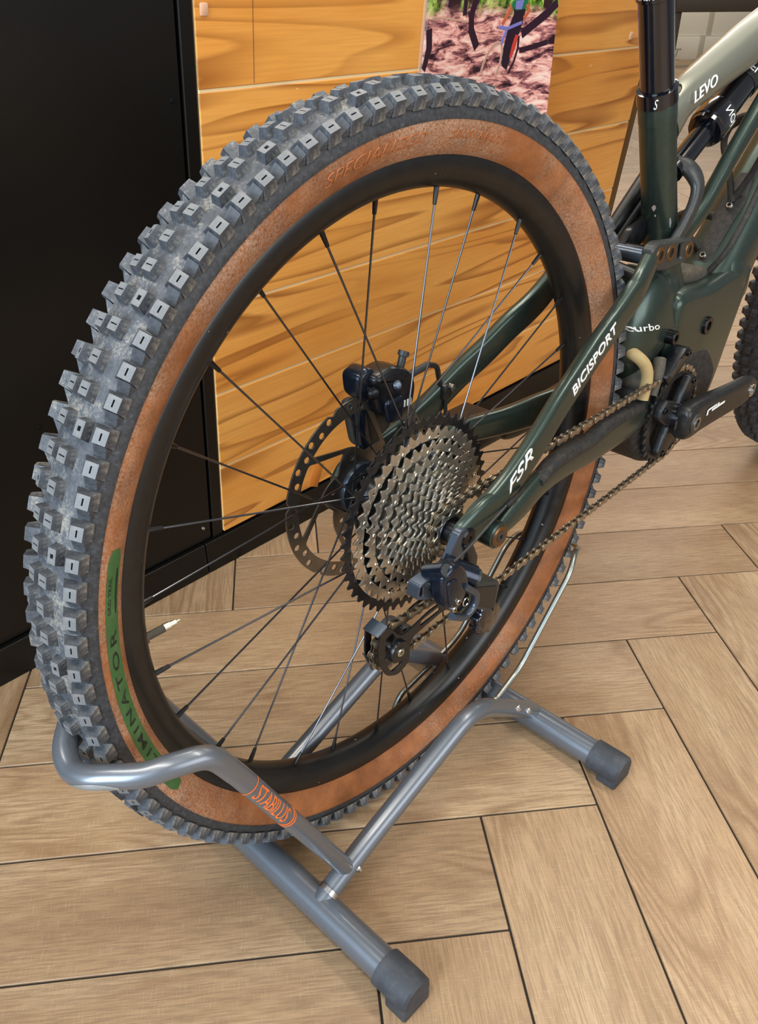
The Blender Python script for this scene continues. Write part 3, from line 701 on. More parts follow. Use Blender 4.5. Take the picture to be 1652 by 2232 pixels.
# raised and printed markings on the near sidewall
def on_side(a_deg, r0):
    def fn(x, y, d):
        r = r0+y; an = radians(a_deg)-x/0.333; yy = -side_y(r)-0.0001-d
        return Vector((HUB[0]+r*cos(an), yy, HUB[1]+r*sin(an)))
    return fn
mapped_text('raised_lettering', 'SPECIALIZED', 0.0085, on_side(109.0, 0.3308), 'tan_letter', tyre, width=0.106, shear=0.35, depth=0.0007, bold=-0.008)
mapped_text('raised_lettering', '2BLISS READY', 0.0060, on_side(86.0, 0.3320), 'tan_letter', tyre, width=0.072, shear=0.2, depth=0.0005, bold=-0.008)
mapped_text('raised_lettering', 'SPECIALIZED 29x2.3', 0.0055, on_side(301.0, 0.3300), 'tan_letter', tyre, width=0.135, shear=0.2, depth=0.0005, bold=-0.008)
def band(name, a0, a1, r0, r1, mat, lift=0.0002, n=60, m=6):
    v = []; f = []
    for i in range(n+1):
        a = radians(a0+(a1-a0)*i/n); e = min(i, n-i)/n*(a1-a0); k = min(1, 0.55+0.45*(e/1.2)) if e < 1.2 else 1
        rm = (r0+r1)/2; h = (r1-r0)/2*max(k, 0.12)
        for j in range(m+1):
            r = rm-h+2*h*j/m; v.append(Vector((HUB[0]+r*cos(a), -side_y(r)-lift, HUB[1]+r*sin(a))))
    for i in range(n):
        for j in range(m): q = i*(m+1)+j; f.append((q, q+1, q+m+2, q+m+1))
    return link(name, mesh_from(name, v, f), mat, tyre)
band('green_label', 159.6, 203.6, 0.3262, 0.3395, 'label_green')
mapped_text('label_lettering', 'ELIMINATOR', 0.0068, on_side(198.5, 0.3296), 'label_ink', tyre, width=0.162, depth=0.0003, bold=0.012, space=1.35)
mapped_text('label_lettering', 'GRID TRAIL', 0.0030, on_side(168.2, 0.3345), 'label_ink', tyre, width=0.030, depth=0.0003)
band('label_bar', 162.2, 168.4, 0.3282, 0.3302, 'label_ink', 0.0005, 12, 2)

# ---------------- rear rim, spokes, hub
rimp = [(0.3190, 0.0152), (0.3198, 0.0172), (0.3185, 0.0178), (0.3080, 0.0174), (0.3020, 0.0150), (0.2970, 0.0105), (0.2945, 0.0050), (0.2940, 0.0)]
rimp = [(r, -y) for r, y in rimp]+[(r, y) for r, y in rimp[-2::-1]]
rim = lathe('rear_rim', rimp, HUB, 'rim_black', bike, 180, label='black alloy rear rim')
def spoke(i, cx, cz, par, spoke_me=None):
    th = radians(82.4)+2*pi*i/28; er = Vector((cos(th), 0, sin(th)))
    drive = (i % 2 == 0); hy = -0.0205 if drive else 0.0370
    off = radians(74)*(1 if i % 4 in (0, 1) else -1); ha = th+off
    hp_ = Vector((0.0285*cos(ha), hy+(0.0012 if i % 4 in (0, 1) else -0.0012), 0.0285*sin(ha)))
    np_ = er*0.2945+Vector((0, -0.003 if drive else 0.003, 0)); C = Vector((cx, 0, cz))
    d = (hp_-np_).normalized()
    o = tube('spoke', [C+np_+d*0.006, C+np_+d*0.03, C+np_+d*0.05, C+hp_], [0.0010, 0.0010, 0.0009, 0.0010], 'spoke_black', par, 8)
    tube('spoke_nipple', [C+np_-d*0.003, C+np_+d*0.004, C+np_+d*0.0135, C+np_+d*0.0140], [0.0023, 0.0022, 0.0017, 0.0011], 'nipple_black', par, 8)
    for_pt = Vector((0, 1 if drive else -1, 0))
    return o
for i in range(28): spoke(i, HUB[0], HUB[1], rim)
va = radians(178.2); er = Vector((cos(va), 0, sin(va))); H3 = Vector((0, 0, HZ))
tube('valve_stem', [H3+er*0.2965, H3+er*0.2925, H3+er*0.2920, H3+er*0.2750], [0.0052, 0.0052, 0.0034, 0.0032], 'gasket', rim, 14)
tube('valve_core', [H3+er*0.2765, H3+er*0.2710, H3+er*0.2705, H3+er*0.2655, H3+er*0.2650, H3+er*0.2615], [0.0034, 0.0034, 0.0026, 0.0026, 0.0011, 0.0009], 'brass', rim, 12)
hub = lathe('rear_hub', [(0.0105, -0.0745), (0.0105, -0.060), (0.0170, -0.056), (0.0170, -0.030), (0.0200, -0.0240), (0.0312, -0.0230), (0.0312, -0.0185), (0.0210, -0.0150), (0.0165, -0.006), (0.0165, 0.020), (0.0215, 0.033), (0.0312, 0.0352), (0.0312, 0.0392), (0.0220, 0.0410), (0.0220, 0.0560), (0.0185, 0.0590), (0.0105, 0.0600), (0.0105, 0.0745)], HUB, 'black_part', bike, 48)
for i in range(28):
    th = radians(82.4)+2*pi*i/28; off = radians(74)*(1 if i % 4 in (0, 1) else -1); ha = th+off; hy = -0.0205 if i % 2 == 0 else 0.0370
    lathe('spoke_head', [(0, hy-0.0036), (0.0022, hy-0.0032), (0.0022, hy+0.0032), (0, hy+0.0036)], (0.0285*cos(ha), HZ+0.0285*sin(ha)), 'bolt_steel', hub, 8)
# ---------------- brake rotor
def rotor_loops():
    n = 240; L = []; Ro = 0.1015
    outer = []
    for i in range(n):
        a = 2*pi*i/n; k = (a*6/(2*pi)) % 1; r = Ro-(0.0042*(cos(pi*(k-0.5)/0.12)**2) if abs(k-0.5) < 0.06 else 0); outer.append((r*cos(a), r*sin(a)))
    L.append(outer)
    for k in range(6):      # six windows between the slanted arms and the brake band
        b = 2*pi*k/6; pts = []
        for j in range(15): a = b+0.05+(2*pi/6-0.10)*j/14; pts.append((0.0855*cos(a), 0.0855*sin(a)))
        for j in range(9): a = b+2*pi/6-0.55-0.10-(2*pi/6-0.20)*j/8; r = 0.0400+0.012*abs(j-4)/4; pts.append((r*cos(a), r*sin(a)))
        L.append(rounded(pts, 0.003, 2))
    for k in range(42):
        if k % 7 == 3: continue
        a = 2*pi*k/42; r = 0.0935+(0.0022 if k % 2 else -0.0022); s = 0.0031
        L.append([(r*cos(a)+s*1.15*cos(q), r*sin(a)+s*1.15*sin(q)) for q in [a+2*pi*u/9 for u in range(9)]])
    for k in range(6):
        a = 2*pi*k/6-0.60; L.append([(0.0400*cos(a)+0.0030*cos(q), 0.0400*sin(a)+0.0030*sin(q)) for q in [2*pi*u/8 for u in range(8)]])
    L.append(circle(0, 0, 0.0225, 40)); return L
rotor = plate('brake_rotor', rotor_loops(), 0, 0.0018, 'rotor_steel', bike, 0.0002, mw=Matrix.Translation((0, 0.0548, HZ)) @ Matrix.Rotation(-0.35, 4, 'Y'))
lathe('rotor_lockring', [(0.0190, 0.0500), (0.0285, 0.0500), (0.0290, 0.0512), (0.0290, 0.0556), (0.0190, 0.0556)], HUB, 'derailleur_grey', bike, 40, closed=True)
v, f = box_vf(0.013, 0.0012, 0.024, 0.0004); link('orange_tag', mesh_from('orange_tag', v, f), 'orange_tag', bike, Matrix.Translation((-0.0590, 0.0560, 0.4140)) @ Matrix.Rotation(0.45, 4, 'Y'), 'small orange tag behind the rotor')
# ---------------- cassette
TEETH = [51, 45, 39, 33, 28, 24, 21, 18, 16, 14, 12, 10]
def cog_loops(n, arms=True, bore=None):
    rp = 0.00635/sin(pi/n); ro, ri = rp+0.0022, rp-0.0036; o = []
    for i in range(n):
        b = 2*pi*i/n; s = 2*pi/n
        ro_ = ro if (i*7+n) % 9 else ro-0.0012
        for u, r in ((0.0, ri), (0.14, ri+0.0005), (0.27, ri+0.0024), (0.42, ro_), (0.57, ro_), (0.72, ri+0.0026), (0.86, ri+0.0006)): o.append((r*cos(b+u*s), r*sin(b+u*s)))
    L = [o]
    if arms and n >= 24:
        inner = 0.0215; outer = ri-0.0068; na = {51: 8, 45: 8, 39: 8, 33: 6, 28: 6, 24: 6}[n]
        inn = max(inner, outer-0.016 if n < 51 else outer-0.012)
        for k in range(na):
            b = 2*pi*k/na+0.1*n; w0 = 2*pi/na; g = 0.0034
            pts = [(outer*cos(b+(g/outer)+(w0-2*g/outer)*j/8), outer*sin(b+(g/outer)+(w0-2*g/outer)*j/8)) for j in range(9)]
            pts += [(inn*cos(b+0.28+(g/inn)+(w0-2*g/inn)*(1-j/8)), inn*sin(b+0.28+(g/inn)+(w0-2*g/inn)*(1-j/8))) for j in range(9)]
            L.append(rounded(pts, 0.002, 2))
        if n < 51:
            for k in range(max(6, n//4)):
                a = 2*pi*k/max(6, n//4)+0.3; r = ri-0.0032; L.append([(r*cos(a)+0.0016*cos(q), r*sin(a)+0.0016*sin(q)) for q in [2*pi*u/8 for u in range(8)]])
    L.append(circle(0, 0, bore or 0.0165, 32)); return L
cass = lathe('cassette', [(0.0165, -0.0245), (0.0180, -0.0245), (0.0180, -0.0590), (0.0165, -0.0590)], HUB, 'dark_grey_part', bike, 40, closed=True, label='twelve speed rear cassette')
for i, n in enumerate(TEETH):
    y = -0.0250-0.00365*i
    plate('sprocket', cog_loops(n, bore=0.0145 if n > 12 else 0.0120), 0, 0.0018, 'black_part' if n == 51 else 'steel_cog', cass, 0.00025, mw=Matrix.Translation((0, y-0.0009, HZ)) @ Matrix.Rotation(0.13*i, 4, 'Y'), label='black largest sprocket' if n == 51 else None)
for k in range(14):      # rivets between the large steel sprockets
    for n, i in ((45, 1), (39, 2), (33, 3)):
        if k >= n//3: continue
        rr = 0.00635/sin(pi/n)-0.0085; a = 2*pi*k/min(14, n//3)+i
        lathe('rivet', [(0.0009, 0), (0.0022, 0), (0.0024, 0.0006), (0.0024, 0.0042), (0.0009, 0.0042)], (rr*cos(a), HZ+rr*sin(a)), 'steel_bright', cass, 10).location.y = -0.0250-0.00365*i-0.0016
for k in range(8):       # spider arms carrying the big sprockets
    a = 2*pi*k/8+0.2; p0 = Vector((0.020*cos(a), -0.036, HZ+0.020*sin(a))); p1 = Vector((0.072*cos(a+0.35), -0.0275, HZ+0.072*sin(a+0.35)))
    tube('spider_arm', [p0, p0.lerp(p1, 0.6), p1], [0.0042, 0.0036, 0.0030], 'derailleur_grey', cass, 8)
lathe('lockring', [(0.0085, -0.0668), (0.0150, -0.0668), (0.0155, -0.0655), (0.0155, -0.0640), (0.0085, -0.0640)], HUB, 'black_part', cass, 32, closed=True)

# ---------------- drivetrain: chainring, cranks, chain
BB = (0.475, 0.331)
def chainring_loops():
    n = 32; rp = 0.00635/sin(pi/n); ri = rp-0.0034; o = []
    for i in range(n):
        b = 2*pi*i/n; s = 2*pi/n; wd = 0.06 if i % 2 else 0.0
        for u, r in ((0.0, ri), (0.12, ri+0.0004), (0.28-wd, ri+0.003), (0.40-wd, rp+0.0034), (0.56+wd, rp+0.0034), (0.68+wd, ri+0.003), (0.88, ri+0.0004)): o.append((r*cos(b+u*s), r*sin(b+u*s)))
    return [o, circle(0, 0, rp-0.0125, 60)]
ring = plate('chainring', chainring_loops(), 0, 0.0030, 'black_satin', bike, 0.0004, mw=Matrix.Translation((BB[0], -0.0555, BB[1])), label='black toothed chainring')
spl = []
for k in range(4):      # four spider arms
    a = radians(62+90*k); w1, w2 = 0.24, 0.50
    spl += [(0.022*cos(a-0.785), 0.022*sin(a-0.785)), (0.034*cos(a-w2), 0.034*sin(a-w2)), (0.056*cos(a-w1), 0.056*sin(a-w1)), (0.0585*cos(a), 0.0585*sin(a)), (0.056*cos(a+w1), 0.056*sin(a+w1)), (0.034*cos(a+w2), 0.034*sin(a+w2))]
prism('spider', [(BB[0]+x, BB[1]+z) for x, z in spl], -0.0665, -0.0545, 'black_satin', ring, 0.003, 3, 0.004)
for k in range(4):
    a = radians(62+90*k); disc('chainring_bolt', (BB[0]+0.0515*cos(a), BB[1]+0.0515*sin(a)), -0.0690, -0.0600, 0.0046, 'bolt_black', ring, 18, hole=0.0024)
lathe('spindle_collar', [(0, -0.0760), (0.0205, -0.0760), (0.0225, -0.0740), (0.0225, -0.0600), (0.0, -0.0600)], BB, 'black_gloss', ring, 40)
def crank_secs(sy, dx):
    y = lambda a, b: a*sy
    return [(BB[0]-dx*0.020, y(-0.0795, 0), BB[1]+0.001, 0.0080, 0.012, 3.2), (BB[0]-dx*0.016, y(-0.0795, 0), BB[1]+0.001, 0.0120, 0.0210, 3.2), (BB[0], y(-0.0795, 0), BB[1], 0.0130, 0.0248, 3.2), (BB[0]+dx*0.03, y(-0.0805, 0), BB[1]+0.0005, 0.0120, 0.0236, 3.8), (BB[0]+dx*0.09, y(-0.0840, 0), BB[1]-0.002, 0.0105, 0.0212, 3.8), (BB[0]+dx*0.15, y(-0.0870, 0), BB[1]-0.004, 0.0095, 0.0204, 3.6), (BB[0]+dx*0.172, y(-0.0870, 0), BB[1]-0.005, 0.0085, 0.0170, 3.0), (BB[0]+dx*0.184, y(-0.0870, 0), BB[1]-0.0055, 0.0078, 0.0115, 2.6), (BB[0]+dx*0.188, y(-0.0870, 0), BB[1]-0.0055, 0.006, 0.004, 2.2)]
crank = loft('crank_arm', crank_secs(1, 1), 'black_satin', bike, 32, 5, 'black crank arm pointing towards the front wheel')
disc('crank_cap', (BB[0]-0.001, BB[1]), -0.0940, -0.0850, 0.0140, 'dark_grey_part', crank, 30, hole=0.0062, depth=0.004)
lathe('cap_ring', [(0.0062, -0.0947), (0.0088, -0.0947), (0.0088, -0.0933), (0.0062, -0.0933)], (BB[0]-0.001, BB[1]), 'bolt_steel', crank, 28, closed=True)
lathe('pedal_eye', [(0.0072, -0.0975), (0.0092, -0.0975), (0.0092, -0.0935), (0.0072, -0.0935)], (BB[0]+0.166, BB[1]-0.005), 'steel_bright', crank, 28, closed=True)
for q, (xa, xb, za, zb) in enumerate(((0.028, 0.052, 0.0085, 0.0110), (0.040, 0.078, 0.0040, 0.0072), (0.026, 0.030, 0.0020, 0.0095), (0.055, 0.060, 0.0072, 0.0105))):
    v, f = box_vf(xb-xa, 0.0004, zb-za); link('white_marking', mesh_from('white_marking', v, f), 'white_print', crank, Matrix.Translation((BB[0]+(xa+xb)/2, -0.0936-0.0004*(xb > 0.05), BB[1]+(za+zb)/2)))
crank2 = loft('crank_arm', crank_secs(-1, -1), 'black_satin', bike, 24, 4)
ped = prism('pedal', [(0.255, 0.312), (0.262, 0.318), (0.345, 0.318), (0.352, 0.312), (0.352, 0.304), (0.345, 0.297), (0.262, 0.297), (0.255, 0.304)], 0.104, 0.190, 'black_satin', bike, 0.003, 2, 0.004)
for yq in (0.110, 0.140, 0.170):
    for xq in (0.275, 0.330): box('pedal_pin', (xq, yq, 0.295), (0.004, 0.004, 0.006), 'bolt_black', ped, 0.0005)
box('pedal_reflector', (0.2545, 0.145, 0.3075), (0.004, 0.05, 0.012), 'dark_grey_part', ped, 0.001)
# chain path (x, z, y)
CP = []
def arc(cx, cz, r, a0, a1, y, n=24):
    for i in range(n+1): a = radians(a0+(a1-a0)*i/n); CP.append(Vector((cx+r*cos(a), y, cz+r*sin(a))))
R32 = 0.00635/sin(pi/32); R12 = 0.00635/sin(pi/12); CY_COG, CY_RING = -0.0615, -0.0540
TP = (-0.0805, 0.2800); GP = (0.010, 0.3170)
arc(BB[0], BB[1], R32, -97, 91, CY_RING, 40)
arc(0, HZ, R12, 92, 236, CY_COG)
arc(GP[0], GP[1], 0.0215, 40, -92, CY_COG)
arc(TP[0], TP[1], 0.0235, 84, 268, CY_COG-0.001)
CP.append(CP[0].copy())
def chain_walk(step):
    out = []; pos = 0.0; need = 0.0
    for a, b in zip(CP, CP[1:]):
        L = (b-a).length
        while need <= pos+L: out.append(a.lerp(b, (need-pos)/L if L else 0)); need += step
        pos += L
    return out, pos
tot = chain_walk(0.01)[1]; nl = int(round(tot/0.0127/2))*2; pts, _ = chain_walk(tot/nl); pts = pts[:nl]
def link_mesh(outer):
    p = 0.0127; lo = []
    for i in range(15): a = radians(50+260*i/14); lo.append((0.0042*cos(a), 0.0042*sin(a)))
    lo += [(p/2, -0.0026)]
    for i in range(15): a = radians(-130+260*i/14); lo.append((p+0.0042*cos(a), 0.0042*sin(a)))
    lo += [(p/2, 0.0026)]; mb = MB(); me = plate_mesh([lo], 0.0009, 0.00015)
    yo = 0.0026 if outer else 0.0016
    for y in (-yo-0.00045, yo-0.00045): mb.addmesh(me, Matrix.Translation((0, y, 0)))
    for x in (0, p):
        v, f = lathe_vf([(0, -0.0034), (0.0017, -0.0034), (0.0017, 0.0034), (0, 0.0034)] if outer else [(0, -0.0014), (0.0037, -0.0014), (0.0037, 0.0014), (0, 0.0014)], (x, 0), 10); mb.add(v, f)
    return mb.mesh('chain_link', 40)
LM_O, LM_I = link_mesh(True), link_mesh(False); LM_O.materials.append(M['chain_steel']); LM_I.materials.append(M['chain_dark'])
chain = None
for i, p in enumerate(pts):
    q = pts[(i+1) % nl]; d = q-p; ex = d.normalized(); ey = Vector((0, 1, 0)); ey = (ey-ex*ey.dot(ex)).normalized(); ez = ex.cross(ey)
    mw = Matrix.Translation(p) @ Matrix((ex, ey, ez)).transposed().to_4x4()
    if chain is None:
        chain = bpy.data.objects.new('chain', LM_O); COL.objects.link(chain); chain.parent = bike; chain.matrix_parent_inverse = Matrix.Translation(-bike.location); chain.matrix_basis = mw; chain['label'] = 'oily bronze coloured roller chain'; WORLD[chain.name] = mw.copy()
    else: link('chain_link', LM_O if i % 2 == 0 else LM_I, None, chain, mw)

# ---------------- rear derailleur
der = prism('rear_derailleur', [(-0.0680, 0.381), (-0.0510, 0.388), (-0.0360, 0.377), (-0.0270, 0.353), (-0.0350, 0.337), (-0.0490, 0.331), (-0.0600, 0.340), (-0.0670, 0.362)], -0.1160, -0.0970, 'derailleur_blue', bike, 0.005, 4, 0.008, 'dark blue-grey rear derailleur body')
prism('face_plate', [(-0.0640, 0.374), (-0.0500, 0.372), (-0.0370, 0.350), (-0.0420, 0.340), (-0.0520, 0.336), (-0.0600, 0.346)], -0.1180, -0.1150, 'derailleur_blue', der, 0.0012, 2, 0.004)
for c_ in ((-0.0485, 0.3455), (-0.0540, 0.3400)): disc('limit_screw', c_, -0.1200, -0.1150, 0.0032, 'bolt_steel', der, 16, hole=0.0015)
tube('cable_boss', [(-0.0600, -0.090, 0.371), (-0.0600, -0.112, 0.3835)], 0.0075, 'derailleur_blue', der, 20)
tube('boss_rim', [(-0.0600, -0.1105, 0.3826), (-0.0600, -0.1130, 0.3841)], [0.0068, 0.0060], 'dark_grey_part', der, 20)
tube('hanger_knuckle', [(-0.034, -0.086, 0.362), (-0.012, -0.1065, 0.3475)], [0.0125, 0.0120], 'derailleur_blue', der, 26)
tube('knuckle_ring', [(-0.0135, -0.1050, 0.3485), (-0.0095, -0.1090, 0.3458)], [0.0105, 0.0100], 'dark_grey_part', der, 24)
tube('knuckle_bolt', [(-0.0100, -0.1085, 0.3461), (-0.0088, -0.1097, 0.3453)], [0.0055, 0.0055], 'derailleur_grey', der, 18)
plate('inner_link', [rounded([(-0.0830, 0.3560), (-0.0800, 0.3700), (-0.0500, 0.3720), (-0.0460, 0.350), (-0.0620, 0.346)], 0.003), rounded([(-0.0800, 0.3590), (-0.0780, 0.3670), (-0.0755, 0.3670), (-0.0750, 0.3570)], 0.0012), rounded([(-0.0720, 0.3680), (-0.0560, 0.3660), (-0.0540, 0.3540), (-0.0620, 0.3520)], 0.0012)], -0.0990, 0.0140, 'derailleur_grey', der, 0.0006)
arm_p = fillet([(-0.0375, -0.1150, 0.3560), (-0.0190, -0.1160, 0.3380), (-0.0195, -0.1160, 0.3240), (-0.0340, -0.1160, 0.3170), (-0.0520, -0.1150, 0.3285)], 0.008, 5)
v, f = loft_vf([tuple(p)+(0.0040, 0.0034, 3.0) for p in arm_p], 16); link('outer_link', mesh_from('outer_link', v, f, 40), 'derailleur_grey', der)
prism('link_shadow_core', [(-0.036, 0.352), (-0.022, 0.336), (-0.023, 0.326), (-0.036, 0.322), (-0.048, 0.332)], -0.1120, -0.0950, 'black_part', der, 0.002, 2, 0.003)  # dark core also stands in for the shadow inside the link
tube('link_spring', [(-0.031+0.004*cos(a), -0.1135, 0.333+0.0045*sin(a)) for a in [0.5*i for i in range(12)]], 0.0010, 'steel_bright', der, 6)
prism('clutch_housing', [(-0.008, 0.334), (0.040, 0.3125), (0.0425, 0.304), (0.036, 0.275), (0.002, 0.298), (-0.012, 0.312)], -0.1010, -0.0720, 'dark_grey_part', der, 0.002, 2, 0.002)
prism('clutch_cover', [(0.000, 0.3265), (0.036, 0.3095), (0.033, 0.281), (0.004, 0.301)], -0.1025, -0.1005, 'black_satin', der, 0.0006, 1, 0.002)
prism('cable_guide_arm', [(-0.009, 0.374), (0.004, 0.372), (0.014, 0.352), (0.012, 0.326), (0.004, 0.326), (0.002, 0.346)], -0.0920, -0.0830, 'black_satin', der, 0.002, 2, 0.003)
sc_ = [(0.0525+(0.0205+0.0016*cos(9*a))*cos(a), 0.2470+(0.0205+0.0016*cos(9*a))*sin(a)) for a in [2*pi*i/54 for i in range(54)]]
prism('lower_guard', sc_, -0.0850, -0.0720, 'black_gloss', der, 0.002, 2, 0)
cage_o = [(-0.0925, 0.3167), (-0.1048, 0.3132), (-0.1069, 0.2833), (-0.0957, 0.2563), (-0.0793, 0.2469), (-0.0627, 0.2541), (-0.0612, 0.2773), (-0.0566, 0.2833), (-0.0151, 0.2890), (0.011, 0.2850), (0.0063, 0.3020), (-0.0334, 0.3015), (-0.0648, 0.2942), (-0.0766, 0.2956)]
win1 = rounded([(-0.0968, 0.3036), (-0.0870, 0.3062), (-0.0830, 0.2960), (-0.0910, 0.2835), (-0.0975, 0.2768)], 0.003)
win2 = rounded([(-0.0950, 0.2690), (-0.0880, 0.2700), (-0.0750, 0.2690), (-0.0735, 0.2590), (-0.0880, 0.2570)], 0.003)
win3 = rounded([(-0.0480, 0.2905), (-0.0460, 0.2965), (-0.0200, 0.2985), (-0.0180, 0.2925)], 0.002)
plate('cage_plate', [rounded(cage_o, 0.006), win1, win2, win3], -0.0735, 0.0022, 'black_part', der, 0.0004)
plate('cage_plate', [rounded(cage_o, 0.006), win1, win2, win3], -0.0555, 0.0020, 'black_part', der, 0.0004)
prism('cage_bridge', [(-0.1075, 0.3130), (-0.0945, 0.3185), (-0.0940, 0.3165), (-0.1068, 0.3112)], -0.0735, -0.0540, 'derailleur_grey', der, 0.0004, 1, 0)
prism('cage_bridge', [(-0.1090, 0.2830), (-0.1078, 0.2830), (-0.0968, 0.2555), (-0.0979, 0.2550)], -0.0570, -0.0540, 'derailleur_grey', der, 0.0003, 1, 0)
for pc in (TP, GP):
    n = 14; lo = []
    for i in range(n):
        for u, r in ((0.0, 0.0195), (0.3, 0.0200), (0.42, 0.0250), (0.58, 0.0250), (0.7, 0.0200)): a = 2*pi*(i+u)/n; lo.append((pc[0]+r*cos(a), pc[1]+r*sin(a)))
    plate('pulley', [lo, circle(*pc, 0.004, 16)], -0.0640, 0.0030, 'black_satin', der, 0.0004)
lathe('pulley_seal', [(0.0040, -0.0775), (0.0115, -0.0775), (0.0120, -0.0765), (0.0120, -0.0720), (0.0040, -0.0720)], TP, 'black_part', der, 28, closed=True)
disc('pulley_bolt', TP, -0.0790, -0.0500, 0.0046, 'bolt_steel', der, 18, hole=0.0020)
plate('hanger_hook', [rounded([(-0.0035, 0.3915), (-0.0150, 0.3900), (-0.0260, 0.3710), (-0.0375, 0.3520), (-0.0300, 0.3485), (-0.0140, 0.3600), (-0.0065, 0.3560), (0.0020, 0.3640), (0.0040, 0.3800)], 0.004)], -0.0890, 0.0085, 'derailleur_grey', der, 0.0008)
tube('gear_cable', spline([(0.064, -0.0880, 0.3890), (0.0252, -0.0935, 0.3836), (-0.0138, -0.1000, 0.3790), (-0.0540, -0.1080, 0.3810)], 5), 0.0014, 'dark_grey_part', der, 8)
tube('cable_housing', spline([(0.092, -0.0850, 0.3920), (0.078, -0.0885, 0.3915), (0.058, -0.0890, 0.3880)], 5), 0.0025, 'black_satin', der, 10)

# ---------------- frame
ss = [(0.3257, -0.050, 0.5277), (0.2849, -0.052, 0.5027), (0.2437, -0.056, 0.4842), (0.2044, -0.060, 0.4637), (0.1668, -0.065, 0.4457), (0.1279, -0.070, 0.4235), (0.0866, -0.075, 0.4041), (0.0529, -0.079, 0.3924), (0.0237, -0.080, 0.3851), (0.0060, -0.081, 0.3790)]
frame = loft('bike_frame', [(0.3480, 0, 0.8130, 0.0200, 0.0200, 2.0)][:0]+[(0.4050, 0, 0.6900, 0.0200, 0.0200, 2.0), (0.4300, 0, 0.6300, 0.0200, 0.0200, 2.0), (0.4550, 0, 0.5720, 0.0205, 0.0205, 2.1), (0.4760, 0, 0.5230, 0.0220, 0.0225, 2.4), (0.4930, 0, 0.4800, 0.0260, 0.0290, 2.8), (0.5030, 0, 0.4500, 0.0300, 0.0400, 3.0)], 'frame_paint', bike, 36, 6, 'dark green metallic frame')
tube('collar_seat', [(0.4075, 0, 0.6840), (0.4010, 0, 0.7000), (0.3995, 0, 0.7035)], [0.0206, 0.0206, 0.0195], 'frame_paint', frame, 32)
loft('top_tube', [(0.4270, 0, 0.6780, 0.0150, 0.0260, 2.2), (0.4520, 0, 0.6990, 0.0170, 0.0205, 2.2), (0.5000, 0, 0.7160, 0.0195, 0.0210, 2.3), (0.5600, 0, 0.7350, 0.0215, 0.0230, 2.4), (0.6200, 0, 0.7530, 0.0225, 0.0250, 2.4), (0.7500, 0, 0.7900, 0.0240, 0.0270, 2.4), (0.9200, 0, 0.8400, 0.0250, 0.0300, 2.4)], 'frame_sage', frame, 36, 5, 'pale sage green top tube')
loft('side_strut', [(0.4480, -0.020, 0.5350, 0.0070, 0.0160, 2.6), (0.4720, -0.0250, 0.5560, 0.0070, 0.0130, 2.6), (0.5085, -0.0265, 0.5836, 0.0085, 0.0125, 2.8), (0.5326, -0.0270, 0.6085, 0.0085, 0.0118, 2.8), (0.5566, -0.0270, 0.6333, 0.0085, 0.0118, 2.8), (0.6091, -0.0265, 0.6803, 0.0088, 0.0125, 2.8), (0.6800, -0.0240, 0.7380, 0.0080, 0.0140, 2.6)], 'frame_paint', frame, 24, 5)
loft('down_tube', [(0.5600, 0, 0.3700, 0.0400, 0.0560, 3.0), (0.6050, 0, 0.4250, 0.0420, 0.0600, 3.0), (0.6500, 0, 0.4750, 0.0410, 0.0530, 2.8), (0.7000, 0, 0.5300, 0.0380, 0.0500, 2.6), (0.8000, 0, 0.6300, 0.0360, 0.0480, 2.4), (0.9500, 0, 0.7650, 0.0330, 0.0450, 2.4)], 'frame_paint', frame, 36, 5, 'thick grey-green down tube')
neck = loft('motor_neck', [(0.4900, 0, 0.5080, 0.0215, 0.0230, 2.4), (0.4800, 0, 0.4940, 0.0280, 0.0340, 2.6), (0.4680, 0, 0.4820, 0.0350, 0.0530, 2.8), (0.4560, 0, 0.4720, 0.0395, 0.0700, 3.0), (0.4490, 0, 0.4590, 0.0420, 0.0800, 3.2), (0.4480, 0, 0.4450, 0.0430, 0.0820, 3.2), (0.4520, 0, 0.4330, 0.0400, 0.0720, 3.0), (0.4580, 0, 0.4270, 0.0300, 0.0550, 2.6)], 'frame_paint', frame, 40, 5, 'flared lower end of the seat tube over the motor')
motor = prism('motor_shell', [(0.4560, 0.4000), (0.4600, 0.4880), (0.4980, 0.4900), (0.5500, 0.4830), (0.6150, 0.4900), (0.6750, 0.4900), (0.6800, 0.4650), (0.6600, 0.4050), (0.6350, 0.3250), (0.6050, 0.2750), (0.5500, 0.3000), (0.5000, 0.3600)], -0.0440, 0.0440, 'frame_paint', frame, 0.014, 5, 0.020, 'motor housing in frame colour')
loft('tube_joint', [(0.6300, -0.0005, 0.4450, 0.0380, 0.0520, 2.8), (0.6420, -0.0005, 0.4580, 0.0430, 0.0555, 2.8), (0.6540, -0.0005, 0.4710, 0.0435, 0.0555, 2.8), (0.6640, -0.0005, 0.4820, 0.0400, 0.0510, 2.8)], 'frame_paint', frame, 36, 4)
prism('motor_cover', [(0.3950, 0.3900), (0.3850, 0.3300), (0.4300, 0.2720), (0.4950, 0.2490), (0.5600, 0.2560), (0.6000, 0.2900), (0.6250, 0.3500), (0.5800, 0.3950), (0.5000, 0.4050)], -0.0470, 0.0470, 'black_matte', frame, 0.010, 4, 0.020, 'dusty black motor cover')
for (x_, z_), r_, yy in (((0.4470, 0.4435), 0.0090, -0.0545), ((0.5560, 0.4300), 0.0120, -0.0480)):
    disc('motor_bolt', (x_, z_), yy, -0.030, r_, 'bolt_black', frame, 24, hole=r_*0.5, depth=0.003)
